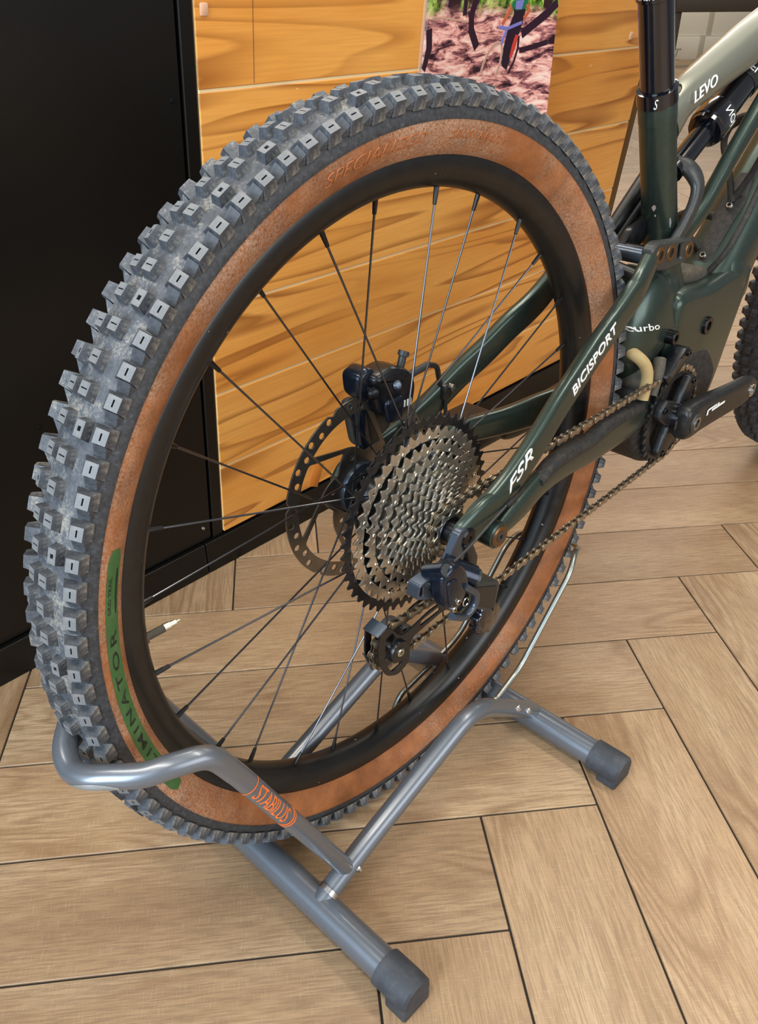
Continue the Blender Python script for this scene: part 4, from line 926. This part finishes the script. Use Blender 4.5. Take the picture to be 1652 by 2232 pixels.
for s_, mt in ((-1, 'frame_paint'), (1, 'frame_paint')):
    st = loft('seat_stay', [(x_, s_*abs(y_), z_, 0.0075 if i < 9 else 0.006, [0.0165, 0.0168, 0.0168, 0.0166, 0.0164, 0.0164, 0.0166, 0.0168, 0.0160, 0.0135][i], 4.0) for i, (x_, y_, z_) in enumerate(ss)], mt, frame, 28, 4, 'flat dark green seat stay' if s_ < 0 else None)
    loft('stay_head', [(0.3100, s_*0.051, 0.5190, 0.0070, 0.0140, 2.8), (0.3330, s_*0.0490, 0.5330, 0.0080, 0.0165, 2.6), (0.3540, s_*0.0440, 0.5450, 0.0085, 0.0150, 2.6), (0.3720, s_*0.0390, 0.5560, 0.0080, 0.0120, 2.6), (0.3790, s_*0.0370, 0.5600, 0.0060, 0.0060, 2.4)], 'frame_paint', frame, 24, 4)
    cs = [(0.4300, 0.038, 0.3480), (0.3867, 0.045, 0.3529), (0.3205, 0.052, 0.3580), (0.2588, 0.058, 0.3618), (0.1959, 0.064, 0.3696), (0.1429, 0.070, 0.3715), (0.0974, 0.077, 0.3660), (0.0560, 0.080, 0.3590)]
    loft('chain_stay', [(x_, s_*y_, z_, 0.0095, [0.0200, 0.0225, 0.0215, 0.0180, 0.0160, 0.0150, 0.0145, 0.0110][i], 2.8) for i, (x_, y_, z_) in enumerate(cs)], 'frame_paint', frame, 26, 4)
    loft('dropout', [(0.0640, s_*0.082, 0.3950, 0.0060, 0.0080, 2.6), (0.0400, s_*0.082, 0.3900, 0.0066, 0.0170, 2.8), (0.0180, s_*0.0820, 0.3830, 0.0068, 0.0190, 2.8), (0.0000, s_*0.0810, 0.3770, 0.0068, 0.0175, 2.6), (-0.0120, s_*0.0800, 0.3730, 0.0060, 0.0110, 2.4)], 'frame_paint', frame, 24, 4)
loft('chain_guard', [(0.3900, -0.0470, 0.3690, 0.0100, 0.0060, 2.6), (0.3500, -0.0510, 0.3745, 0.0105, 0.0080, 2.6), (0.3000, -0.0560, 0.3790, 0.0102, 0.0085, 2.6), (0.2550, -0.0600, 0.3760, 0.0100, 0.0070, 2.6), (0.2100, -0.0640, 0.3810, 0.0100, 0.0085, 2.6), (0.1650, -0.0690, 0.3840, 0.0098, 0.0075, 2.6), (0.1300, -0.0740, 0.3790, 0.0090, 0.0050, 2.6)], 'black_matte', frame, 22, 5, 'dusty rubber chain stay protector')
lathe('pivot_boss', [(0.0, -0.0935), (0.0125, -0.0935), (0.0140, -0.0920), (0.0140, -0.0760), (0.0, -0.0760)], (0.0440, 0.3610), 'frame_paint', frame, 32)
lathe('pivot_cap', [(0.0045, -0.0955), (0.0105, -0.0955), (0.0118, -0.0942), (0.0118, -0.0925), (0.0045, -0.0925)], (0.0440, 0.3610), 'bronze_ring', frame, 30, closed=True)
lathe('pivot_socket', [(0.0024, -0.0960), (0.0060, -0.0960), (0.0060, -0.0940), (0.0024, -0.0940)], (0.0440, 0.3610), 'dark_grey_part', frame, 20, closed=True)
lathe('axle_bolt', [(0.0, -0.0880), (0.0030, -0.0880), (0.0030, -0.0905), (0.0080, -0.0905), (0.0108, -0.0885), (0.0108, -0.0800), (0.0, -0.0800)], (0.0000, 0.3775), 'bolt_black', frame, 28)
# suspension link
plate('suspension_link', [rounded([(0.3530, 0.5660), (0.3650, 0.5715), (0.4090, 0.5660), (0.4500, 0.5610), (0.4600, 0.5510), (0.4560, 0.5385), (0.4330, 0.5350), (0.3950, 0.5350), (0.3680, 0.5400), (0.3560, 0.5500)], 0.007), rounded([(0.4160, 0.5600), (0.4250, 0.5590), (0.4280, 0.5430), (0.4190, 0.5430)], 0.002)], -0.0480, 0.0140, 'dark_grey_part', frame, 0.0022, label='dark suspension link with an open slot')
prism('suspension_link', [(0.3530, 0.5660), (0.3650, 0.5715), (0.4090, 0.5660), (0.4500, 0.5610), (0.4600, 0.5510), (0.4560, 0.5385), (0.4330, 0.5350), (0.3950, 0.5350), (0.3680, 0.5400), (0.3560, 0.5500)], 0.0340, 0.0480, 'dark_grey_part', frame, 0.003, 3, 0.007)
tube('link_axle', [(0.3660, -0.046, 0.5540), (0.3660, 0.046, 0.5540)], 0.0085, 'derailleur_grey', frame, 20)
tube('link_bridge', [(0.3920, -0.040, 0.5480), (0.3920, 0.040, 0.5480)], 0.0105, 'black_part', frame, 20)
for x_, z_ in ((0.3740, 0.5560), (0.3990, 0.5545), (0.4450, 0.5490)):
    lathe('link_bolt_ring', [(0.0050, -0.0490), (0.0090, -0.0490), (0.0098, -0.0482), (0.0098, -0.0470), (0.0050, -0.0470)], (x_, z_), 'bronze_ring', frame, 28, closed=True)
    disc('link_bolt', (x_, z_), -0.0488, -0.0440, 0.0052, 'bolt_black', frame, 20, hole=0.0024)
# shock yoke, shock
loft('shock_yoke', [(0.4400, -0.026, 0.5440, 0.0055, 0.0090, 2.6), (0.4580, -0.0280, 0.5650, 0.0058, 0.0090, 2.6), (0.4780, -0.0280, 0.5920, 0.0060, 0.0100, 2.6), (0.4850, -0.0240, 0.6120, 0.0065, 0.0110, 2.4), (0.4770, -0.0140, 0.6280, 0.0070, 0.0100, 2.4), (0.4700, 0.0, 0.6330, 0.0080, 0.0090, 2.2)], 'dark_grey_part', frame, 20, 5, 'grey shock yoke')
loft('shock_yoke', [(0.4400, 0.026, 0.5440, 0.0055, 0.0090, 2.6), (0.4580, 0.0280, 0.5650, 0.0058, 0.0090, 2.6), (0.4780, 0.0280, 0.5920, 0.0060, 0.0100, 2.6), (0.4850, 0.0240, 0.6120, 0.0065, 0.0110, 2.4), (0.4770, 0.0140, 0.6280, 0.0070, 0.0100, 2.4), (0.4700, 0.0, 0.6330, 0.0080, 0.0090, 2.2)], 'dark_grey_part', frame, 20, 5)
S0 = Vector((0.4640, 0, 0.6235)); S1 = Vector((0.7200, 0, 0.7700)); sd = (S1-S0).normalized()
def sp(a): return S0+sd*a
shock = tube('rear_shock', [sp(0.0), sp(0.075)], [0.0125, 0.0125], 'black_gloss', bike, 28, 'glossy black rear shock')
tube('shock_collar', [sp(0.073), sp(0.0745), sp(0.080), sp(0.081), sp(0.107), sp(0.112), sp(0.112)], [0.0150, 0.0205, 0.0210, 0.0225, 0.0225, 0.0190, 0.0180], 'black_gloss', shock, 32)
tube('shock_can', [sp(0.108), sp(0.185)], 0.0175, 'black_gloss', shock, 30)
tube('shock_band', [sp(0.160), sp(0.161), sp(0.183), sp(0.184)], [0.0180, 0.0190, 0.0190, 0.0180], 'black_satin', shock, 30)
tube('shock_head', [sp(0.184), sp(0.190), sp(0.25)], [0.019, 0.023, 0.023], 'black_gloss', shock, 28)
vn2 = (CAM-sp(0.1)); vn2 = (vn2-sd*vn2.dot(sd)).normalized(); vb2 = sd.cross(vn2)
def on_shock(a0, r, th0=0.0):
    return lambda x, y, d: sp(a0-y)+(vn2*cos(th0+x/r)+vb2*sin(th0+x/r))*(r+0.0001+d)
sgn = 1 if vb2.z < 0 else -1
mapped_text('shock_lettering', 'NOI', 0.011, lambda x, y, d: sp(0.104-y)+(vn2*cos(0.2+x/0.0225)+vb2*sgn*sin(0.2+x/0.0225))*(0.0227+d), 'white_print', shock, width=0.022, depth=0.0002)
mapped_text('shock_lettering', 'FLO', 0.012, lambda x, y, d: sp(0.178-y)+(vn2*cos(-0.2+x/0.019)+vb2*sgn*sin(-0.2+x/0.019))*(0.0192+d), 'white_print', shock, width=0.024, depth=0.0002, bold=0.01)
# seat post and collar
q0 = Vector((0.4100, 0, 0.6780)); q1 = Vector((0.3480, 0, 0.8270)); qd = (q1-q0).normalized()
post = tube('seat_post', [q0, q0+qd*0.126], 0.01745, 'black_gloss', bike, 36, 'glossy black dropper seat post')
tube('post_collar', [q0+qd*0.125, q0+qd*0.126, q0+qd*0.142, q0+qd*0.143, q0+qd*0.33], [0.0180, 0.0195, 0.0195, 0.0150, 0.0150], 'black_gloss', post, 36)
vn3 = (CAM-(q0+qd*0.12)); vn3 = (vn3-qd*vn3.dot(qd)).normalized(); vb3 = qd.cross(vn3)
if project(q0+vb3*0.1)[0] < project(q0)[0]: vb3 = -vb3
mapped_text('post_lettering', 'TENSION', 0.008, lambda x, y, d: q0+qd*(0.1295+y)+(vn3*cos((x-0.024)/0.0195)+vb3*sin((x-0.024)/0.0195))*(0.0196+d), 'white_print', post, width=0.030, depth=0.0002, bold=0.01)
loft('saddle', [(0.145, 0, 1.008, 0.070, 0.016, 2.4), (0.175, 0, 1.012, 0.072, 0.022, 2.4), (0.240, 0, 1.008, 0.055, 0.022, 2.4), (0.330, 0, 1.004, 0.026, 0.020, 2.4), (0.400, 0, 1.000, 0.018, 0.016, 2.2), (0.420, 0, 0.998, 0.010, 0.008, 2.0)], 'black_satin', bike, 28, 5, 'black saddle')
for s_ in (-1, 1): tube('saddle_rail', spline([(0.190, s_*0.024, 0.992), (0.240, s_*0.022, 0.982), (0.320, s_*0.018, 0.984), (0.370, s_*0.008, 0.990)], 5), 0.0035, 'bolt_black', bike, 10)
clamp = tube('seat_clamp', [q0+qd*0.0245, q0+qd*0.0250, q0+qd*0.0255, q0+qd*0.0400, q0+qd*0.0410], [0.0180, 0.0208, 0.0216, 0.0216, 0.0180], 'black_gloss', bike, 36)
mapped_text('clamp_mark', 'S', 0.010, lambda x, y, d: q0+qd*(0.0275+y)+(vn3*cos((x-0.004)/0.0216)+vb3*sin((x-0.004)/0.0216))*(0.0217+d), 'white_print', clamp, shear=0.4, depth=0.0002, width=0.005)
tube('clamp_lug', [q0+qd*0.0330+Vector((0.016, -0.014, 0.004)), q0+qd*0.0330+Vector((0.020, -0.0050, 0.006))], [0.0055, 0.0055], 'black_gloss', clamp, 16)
tube('clamp_bolt', [q0+qd*0.0330+Vector((0.0155, -0.0155, 0.004)), q0+qd*0.0330+Vector((0.021, -0.003, 0.006))], [0.0030, 0.0030], 'bolt_steel', clamp, 12)
# paint chips low on the seat tube
def tube_patch(name, a, th, w_, h_, mat):
    s0 = Vector((0.4050, 0, 0.6900)); dd = (Vector((0.4550, 0, 0.5720))-s0).normalized(); c = s0+dd*a
    nn = (CAM-c); nn = (nn-dd*nn.dot(dd)).normalized(); bb = dd.cross(nn)
    if project(c+bb*0.1)[0] < project(c)[0]: bb = -bb
    v = []; m = 9
    for k in range(m): an = 2*pi*k/m; rr = random.uniform(0.7, 1.1); t_ = th+w_*cos(an)*rr/0.0202; v.append(c+dd*(h_*sin(an)*rr)+(nn*cos(t_)+bb*sin(t_))*0.0207)
    for k in range(m): v.append(v[k]*1.0-(nn*0.0008))
    f = [tuple(range(m)), tuple(range(2*m-1, m-1, -1))]+[(i, (i+1) % m, m+(i+1) % m, m+i) for i in range(m)]
    link(name, mesh_from(name, v, f, None), mat, frame)
tube_patch('paint_chip', 0.0985, -0.30, 0.0026, 0.0042, 'chip_metal'); tube_patch('paint_chip', 0.108, -0.22, 0.0010, 0.0016, 'chip_metal'); tube_patch('paint_chip', 0.135, 0.35, 0.0030, 0.0085, 'silver_worn'); tube_patch('paint_chip', 0.122, 0.62, 0.0018, 0.0070, 'silver_worn')
# bottle cage on the down tube
dtd = Vector((0.10, 0, 0.108)).normalized(); dtn = Vector((-dtd.z, 0, dtd.x))
def dt(a, y, h): return Vector((0.6130, y, 0.4930))+dtd*a+dtn*(h+0.012)
bc = MB()
cageb = link('bottle_cage', mesh_from('bottle_cage', *loft_vf([tuple(dt(a, 0, 0.0))+(w_, 0.0035, 3.5) for a, w_ in ((-0.035, 0.008), (-0.02, 0.012), (0.02, 0.013), (0.055, 0.014), (0.085, 0.017), (0.105, 0.013), (0.125, 0.009))], 20), smooth=40), 'black_matte', bike, label='grey-black bottle cage on the down tube')
tube('cage_arm', fillet([dt(-0.030, -0.012, 0.0), dt(0.000, -0.036, 0.022), dt(0.050, -0.040, 0.030), dt(0.100, -0.038, 0.034), dt(0.150, -0.036, 0.050), dt(0.165, 0.0, 0.070), dt(0.150, 0.036, 0.050)], 0.02, 5), 0.0042, 'black_matte', cageb, 12)
tube('cage_arm', fillet([dt(0.080, 0.0, 0.004), dt(0.110, 0.014, 0.020), dt(0.140, 0.036, 0.044), dt(0.155, 0.020, 0.070), dt(0.160, -0.010, 0.074), dt(0.148, -0.034, 0.060), dt(0.110, -0.014, 0.020), dt(0.085, 0.0, 0.004)], 0.02, 5), 0.0045, 'black_matte', cageb, 12)
tube('cage_arm', fillet([dt(0.010, 0.012, 0.0), dt(0.020, 0.034, 0.020), dt(0.020, 0.040, 0.05), dt(0.016, 0.010, 0.078), dt(0.016, -0.020, 0.074)], 0.02, 5), 0.0050, 'black_matte', cageb, 12)
for a in (0.0, 0.075):
    p = dt(a, 0, 0.004); ball_bolt(p, 0.0052, 'cage_bolt', 'bolt_steel', cageb, dtn, True)
# rubber charge port cover in front of the seat tube
prism('port_cover', [(0.5150, 0.5020), (0.5420, 0.5050), (0.5800, 0.4960), (0.6080, 0.4830), (0.6080, 0.4720), (0.5700, 0.4780), (0.5150, 0.4860)], -0.0190, 0.0190, 'gasket', frame, 0.006, 3, 0.008, 'dusty rubber port cover')
# chain guide above the ring
prism('chain_guide', [(0.4200, 0.4010), (0.4480, 0.4200), (0.4640, 0.4300), (0.4760, 0.4260), (0.4720, 0.4130), (0.4530, 0.3960), (0.4330, 0.3870)], -0.0640, -0.0460, 'black_part', frame, 0.002, 2, 0.004, 'black chain guide')
prism('guide_window', [(0.4270, 0.4020), (0.4500, 0.4190), (0.4580, 0.4170), (0.4370, 0.3980)], -0.0644, -0.0630, 'dark_grey_part', frame, 0.0003, 1, 0.002)
disc('guide_bolt', (0.4690, 0.4215), -0.0670, -0.0600, 0.0045, 'bolt_black', frame, 18, hole=0.0022)
# main pivot hardware between the stays
tube('main_pivot', [(0.4080, -0.048, 0.3960), (0.4080, 0.048, 0.3960)], 0.0150, 'gasket', frame, 24)
tube('pivot_strap', spline([(0.3800, -0.018, 0.4420), (0.3830, -0.040, 0.4330), (0.3930, -0.047, 0.4200), (0.3985, -0.049, 0.4020), (0.3940, -0.050, 0.3780)], 5), 0.0075, 'tan_hose', frame, 14, 'dusty tan hose behind the motor')
tube('pivot_bracket', spline([(0.4330, -0.044, 0.4180), (0.4230, -0.050, 0.4030), (0.4150, -0.051, 0.3780)], 4), [0.0085, 0.0085, 0.0084, 0.0082, 0.0080, 0.0078, 0.0076, 0.0074, 0.0072], 'gasket', frame, 14)
tube('brake_hose', spline([(0.3600, 0.012, 0.4400), (0.3780, -0.004, 0.4360), (0.3900, -0.010, 0.4100), (0.3830, -0.014, 0.3750)], 5), 0.0030, 'black_satin', frame, 10)
# far side linkage seen past the seat tube
tube('link_strut', [(0.3850, 0.036, 0.5480), (0.4850, 0.036, 0.6250)], 0.0085, 'black_satin', frame, 14)
tube('link_strut', [(0.3880, 0.028, 0.5380), (0.4700, 0.028, 0.5980)], 0.0060, 'black_satin', frame, 14)
prism('link_rocker', [(0.3780, 0.5520), (0.4000, 0.5720), (0.4360, 0.5780), (0.4420, 0.5600), (0.4150, 0.5400), (0.3900, 0.5380)], 0.004, 0.014, 'black_part', frame, 0.002, 2, 0.005)
tube('stay_bridge', [(0.3480, -0.042, 0.5360), (0.3520, -0.010, 0.5400), (0.3520, 0.010, 0.5400), (0.3480, 0.042, 0.5360)], 0.0070, 'black_satin', frame, 16)
# ---------------- brake caliper on the far seat stay
cal = prism('brake_caliper', [(0.0060, 0.4980), (0.0350, 0.5020), (0.0580, 0.4920), (0.0680, 0.4760), (0.0640, 0.4520), (0.0420, 0.4400), (0.0160, 0.4560)], 0.0380, 0.0700, 'black_part', bike, 0.007, 4, 0.008, 'black disc brake caliper')
prism('caliper_banjo', [(-0.0060, 0.5000), (0.0100, 0.5060), (0.0240, 0.4960), (0.0220, 0.4760), (0.0080, 0.4680), (-0.0040, 0.4780)], 0.0480, 0.0740, 'derailleur_blue', cal, 0.005, 3, 0.006)
prism('caliper_piston', [(0.0160, 0.4720), (0.0440, 0.4720), (0.0420, 0.4460), (0.0220, 0.4460)], 0.0330, 0.0400, 'derailleur_blue', cal, 0.003, 3, 0.006)
tube('bleed_bolt', [(0.0560, 0.052, 0.4900), (0.0600, 0.052, 0.5020), (0.0602, 0.052, 0.5025), (0.0620, 0.052, 0.5068)], [0.0040, 0.0040, 0.0058, 0.0058], 'dark_grey_part', cal, 16)
ball_bolt((0.0060, 0.0400, 0.4830), 0.0065, 'caliper_bolt', 'bolt_black', cal, (-0.3, -1, 0.2)); ball_bolt((0.0360, 0.0370, 0.4830), 0.0050, 'caliper_bolt', 'derailleur_grey', cal, (-0.3, -1, 0.3))
affine_text('caliper_marking', 'III', 0.0075, (0.0460, 0.0372, 0.4560), (1, 0, -0.05), (0, 0, 1), 'white_print', cal, width=0.011, depth=0.0002, bold=0.02)
prism('caliper_mount', [(-0.0040, 0.4680), (0.0080, 0.4700), (0.0300, 0.4480), (0.0560, 0.4360), (0.0600, 0.4220), (0.0250, 0.4050), (0.0060, 0.4180)], 0.0660, 0.0780, 'dark_grey_part', cal, 0.003, 2, 0.006)
prism('mount_foot', [(-0.0020, 0.4660), (0.0120, 0.4660), (0.0180, 0.4260), (0.0240, 0.4140), (0.0140, 0.4060), (0.0040, 0.4220)], 0.0560, 0.0670, 'derailleur_blue', cal, 0.003, 2, 0.004)
tube('hose_fitting', [(0.0660, 0.050, 0.4800), (0.0960, 0.050, 0.4830)], [0.0042, 0.0036], 'dark_grey_part', cal, 14)
tube('brake_hose', spline([(0.0960, 0.050, 0.4830), (0.1120, 0.052, 0.4760), (0.1240, 0.058, 0.4600), (0.1320, 0.062, 0.4470)], 5), 0.0030, 'black_satin', cal, 10)
box('hose_clip', (0.1400, 0.062, 0.4370), (0.014, 0.012, 0.018), 'black_satin', cal, 0.003)
tube('hose_clip_tail', [(0.1390, 0.060, 0.4330), (0.1400, 0.058, 0.3980)], 0.0022, 'black_satin', cal, 8)
disc('clip_bolt', (0.1440, 0.4420), 0.0520, 0.0640, 0.0040, 'bolt_steel', cal, 14, hole=0.002)
# ---------------- lettering on the frame
from mathutils.bvhtree import BVHTree
stay = [o for o in frame.children if o.name == 'seat_stay'][0]
sb = BVHTree.FromPolygons([v.co.copy() for v in stay.data.vertices], [tuple(p.vertices) for p in stay.data.polygons])
def on_stay(x0, z0, dx, dz, yb):
    l = hypot(dx, dz); ux, uz = dx/l, dz/l
    def fn(x, y, d):
        P = Vector((x0+ux*x-uz*y, -0.3, z0+uz*x+ux*y)); h = sb.ray_cast(P, Vector((0, 1, 0)))[0]
        return Vector((P.x, (h.y if h else yb)-0.0003-d, P.z))
    return fn
mapped_text('white_lettering', 'FSR', 0.0135, on_stay(0.0660, 0.3950, 0.0413, 0.0200, -0.084), 'white_print', frame, width=0.052, shear=0.35, bold=0.01, depth=0.0004)
mapped_text('white_lettering', 'BICISPORT', 0.0130, on_stay(0.1915, 0.4530, 0.0806, 0.0418, -0.066), 'white_print', frame, width=0.098, bold=0.022, depth=0.0004)
nb = BVHTree.FromPolygons([v.co.copy() for v in neck.data.vertices], [tuple(p.vertices) for p in neck.data.polygons])
def on_neck(x, y, d):
    P = Vector((0.3680+x, -0.2, 0.4655-0.12*x+y)); h = nb.ray_cast(P, Vector((0, 1, 0)))[0]
    return Vector((P.x, (h.y if h else -0.044)-0.0003-d, P.z))
mapped_text('white_lettering', 'turbo', 0.0085, on_neck, 'white_print', frame, width=0.052, shear=-0.2, depth=0.0004, bold=0.004)
ta = Vector((0.4520, 0, 0.6990)); tb = Vector((0.5600, 0, 0.7350)); tdir = (tb-ta).normalized()
tvn = CAM-(ta+tb)/2; tvn = (tvn-tdir*tvn.dot(tdir)).normalized(); tvb = tdir.cross(tvn); tvb = tvb if tvb.z > 0 else -tvb
mapped_text('white_lettering', 'LEVO', 0.0105, lambda x, y, d: ta+tdir*(x-0.008)+(tvn*cos((y-0.014)/0.0212)+tvb*sin((y-0.014)/0.0212))*(0.0206+0.020*x+d), 'white_print', frame, width=0.050, shear=0.35, bold=0.006, depth=0.0008)
# ---------------- front wheel
FH = (1.250, HZ)
ft = lathe('front_tyre', tread_prof, FH, 'tyre_side', bike, 160, label='dusty black front tyre')
lathe('tan_sidewall', [(r, -y) for r, y in SIDE], FH, 'tyre_tan', ft, 120); lathe('tan_sidewall', SIDE, FH, 'tyre_tan', ft, 120)
frim = lathe('front_rim', rimp, FH, 'rim_black', bike, 120)
FK = {k: m_.copy() for k, m_ in KM.items()}
for m_ in FK.values(): m_.materials.clear(); m_.materials.append(M['tyre_side']); m_.materials.append(M['tyre_side'])
fst = MB()
for i in range(NR):
    ang = 2*pi*i/NR; dg = math.degrees(ang) % 360; vis = 150 < dg < 265
    items = [('s', 0.3590, -0.0245, radians(38)), ('s', 0.3590, 0.0245, radians(38)), ('m', 0.3655, -0.0070 if i % 2 else -0.0105, radians(6)), ('m', 0.3655, 0.0070 if i % 2 else 0.0105, radians(6))]
    for kd, r, y, tl in items:
        mw = knob_mat(FH, ang, r, y, tl)
        if vis: link('tread_knob', FK[kd], None, ft, mw)
        else: fst.addmesh(FK[kd], mw)
o = link('other_tread_knobs', fst.mesh('other_tread_knobs', None), 'tyre_side', ft); o['kind'] = 'stuff'
for i in range(28):
    a = 2*pi*i/28; er = Vector((cos(a), 0, sin(a))); C = Vector((FH[0], 0, FH[1])); hy = -0.028 if i % 2 else 0.028; b = a+radians(74)*(1 if i % 4 < 2 else -1)
    tube('spoke', [C+er*0.294, C+Vector((0.0285*cos(b), hy, 0.0285*sin(b)))], 0.0010, 'spoke_black', frim, 6)
lathe('front_hub', [(0.009, -0.055), (0.016, -0.05), (0.031, -0.030), (0.031, -0.026), (0.016, -0.02), (0.016, 0.02), (0.031, 0.026), (0.031, 0.030), (0.016, 0.05), (0.009, 0.055)], FH, 'black_part', bike, 32)
for s_ in (-1, 1): tube('fork_leg', [(1.250, s_*0.062, 0.376), (1.215, s_*0.062, 0.480), (1.130, s_*0.060, 0.780)], [0.022, 0.022, 0.019], 'black_satin', bike, 20)
tube('fork_crown', [(1.125, -0.07, 0.795), (1.125, 0.07, 0.795)], 0.022, 'black_satin', bike, 18)
tube('head_tube', [(1.13, 0, 0.76), (1.08, 0, 0.92)], 0.030, 'frame_sage', bike, 24)
for nm_, a_, b_, r_ in (('top_tube', (0.90, 0, 0.835), (1.09, 0, 0.89), 0.026), ('down_tube', (0.93, 0, 0.748), (1.11, 0, 0.84), 0.034)): tube(nm_, [a_, b_], r_, 'frame_paint', bike, 24)
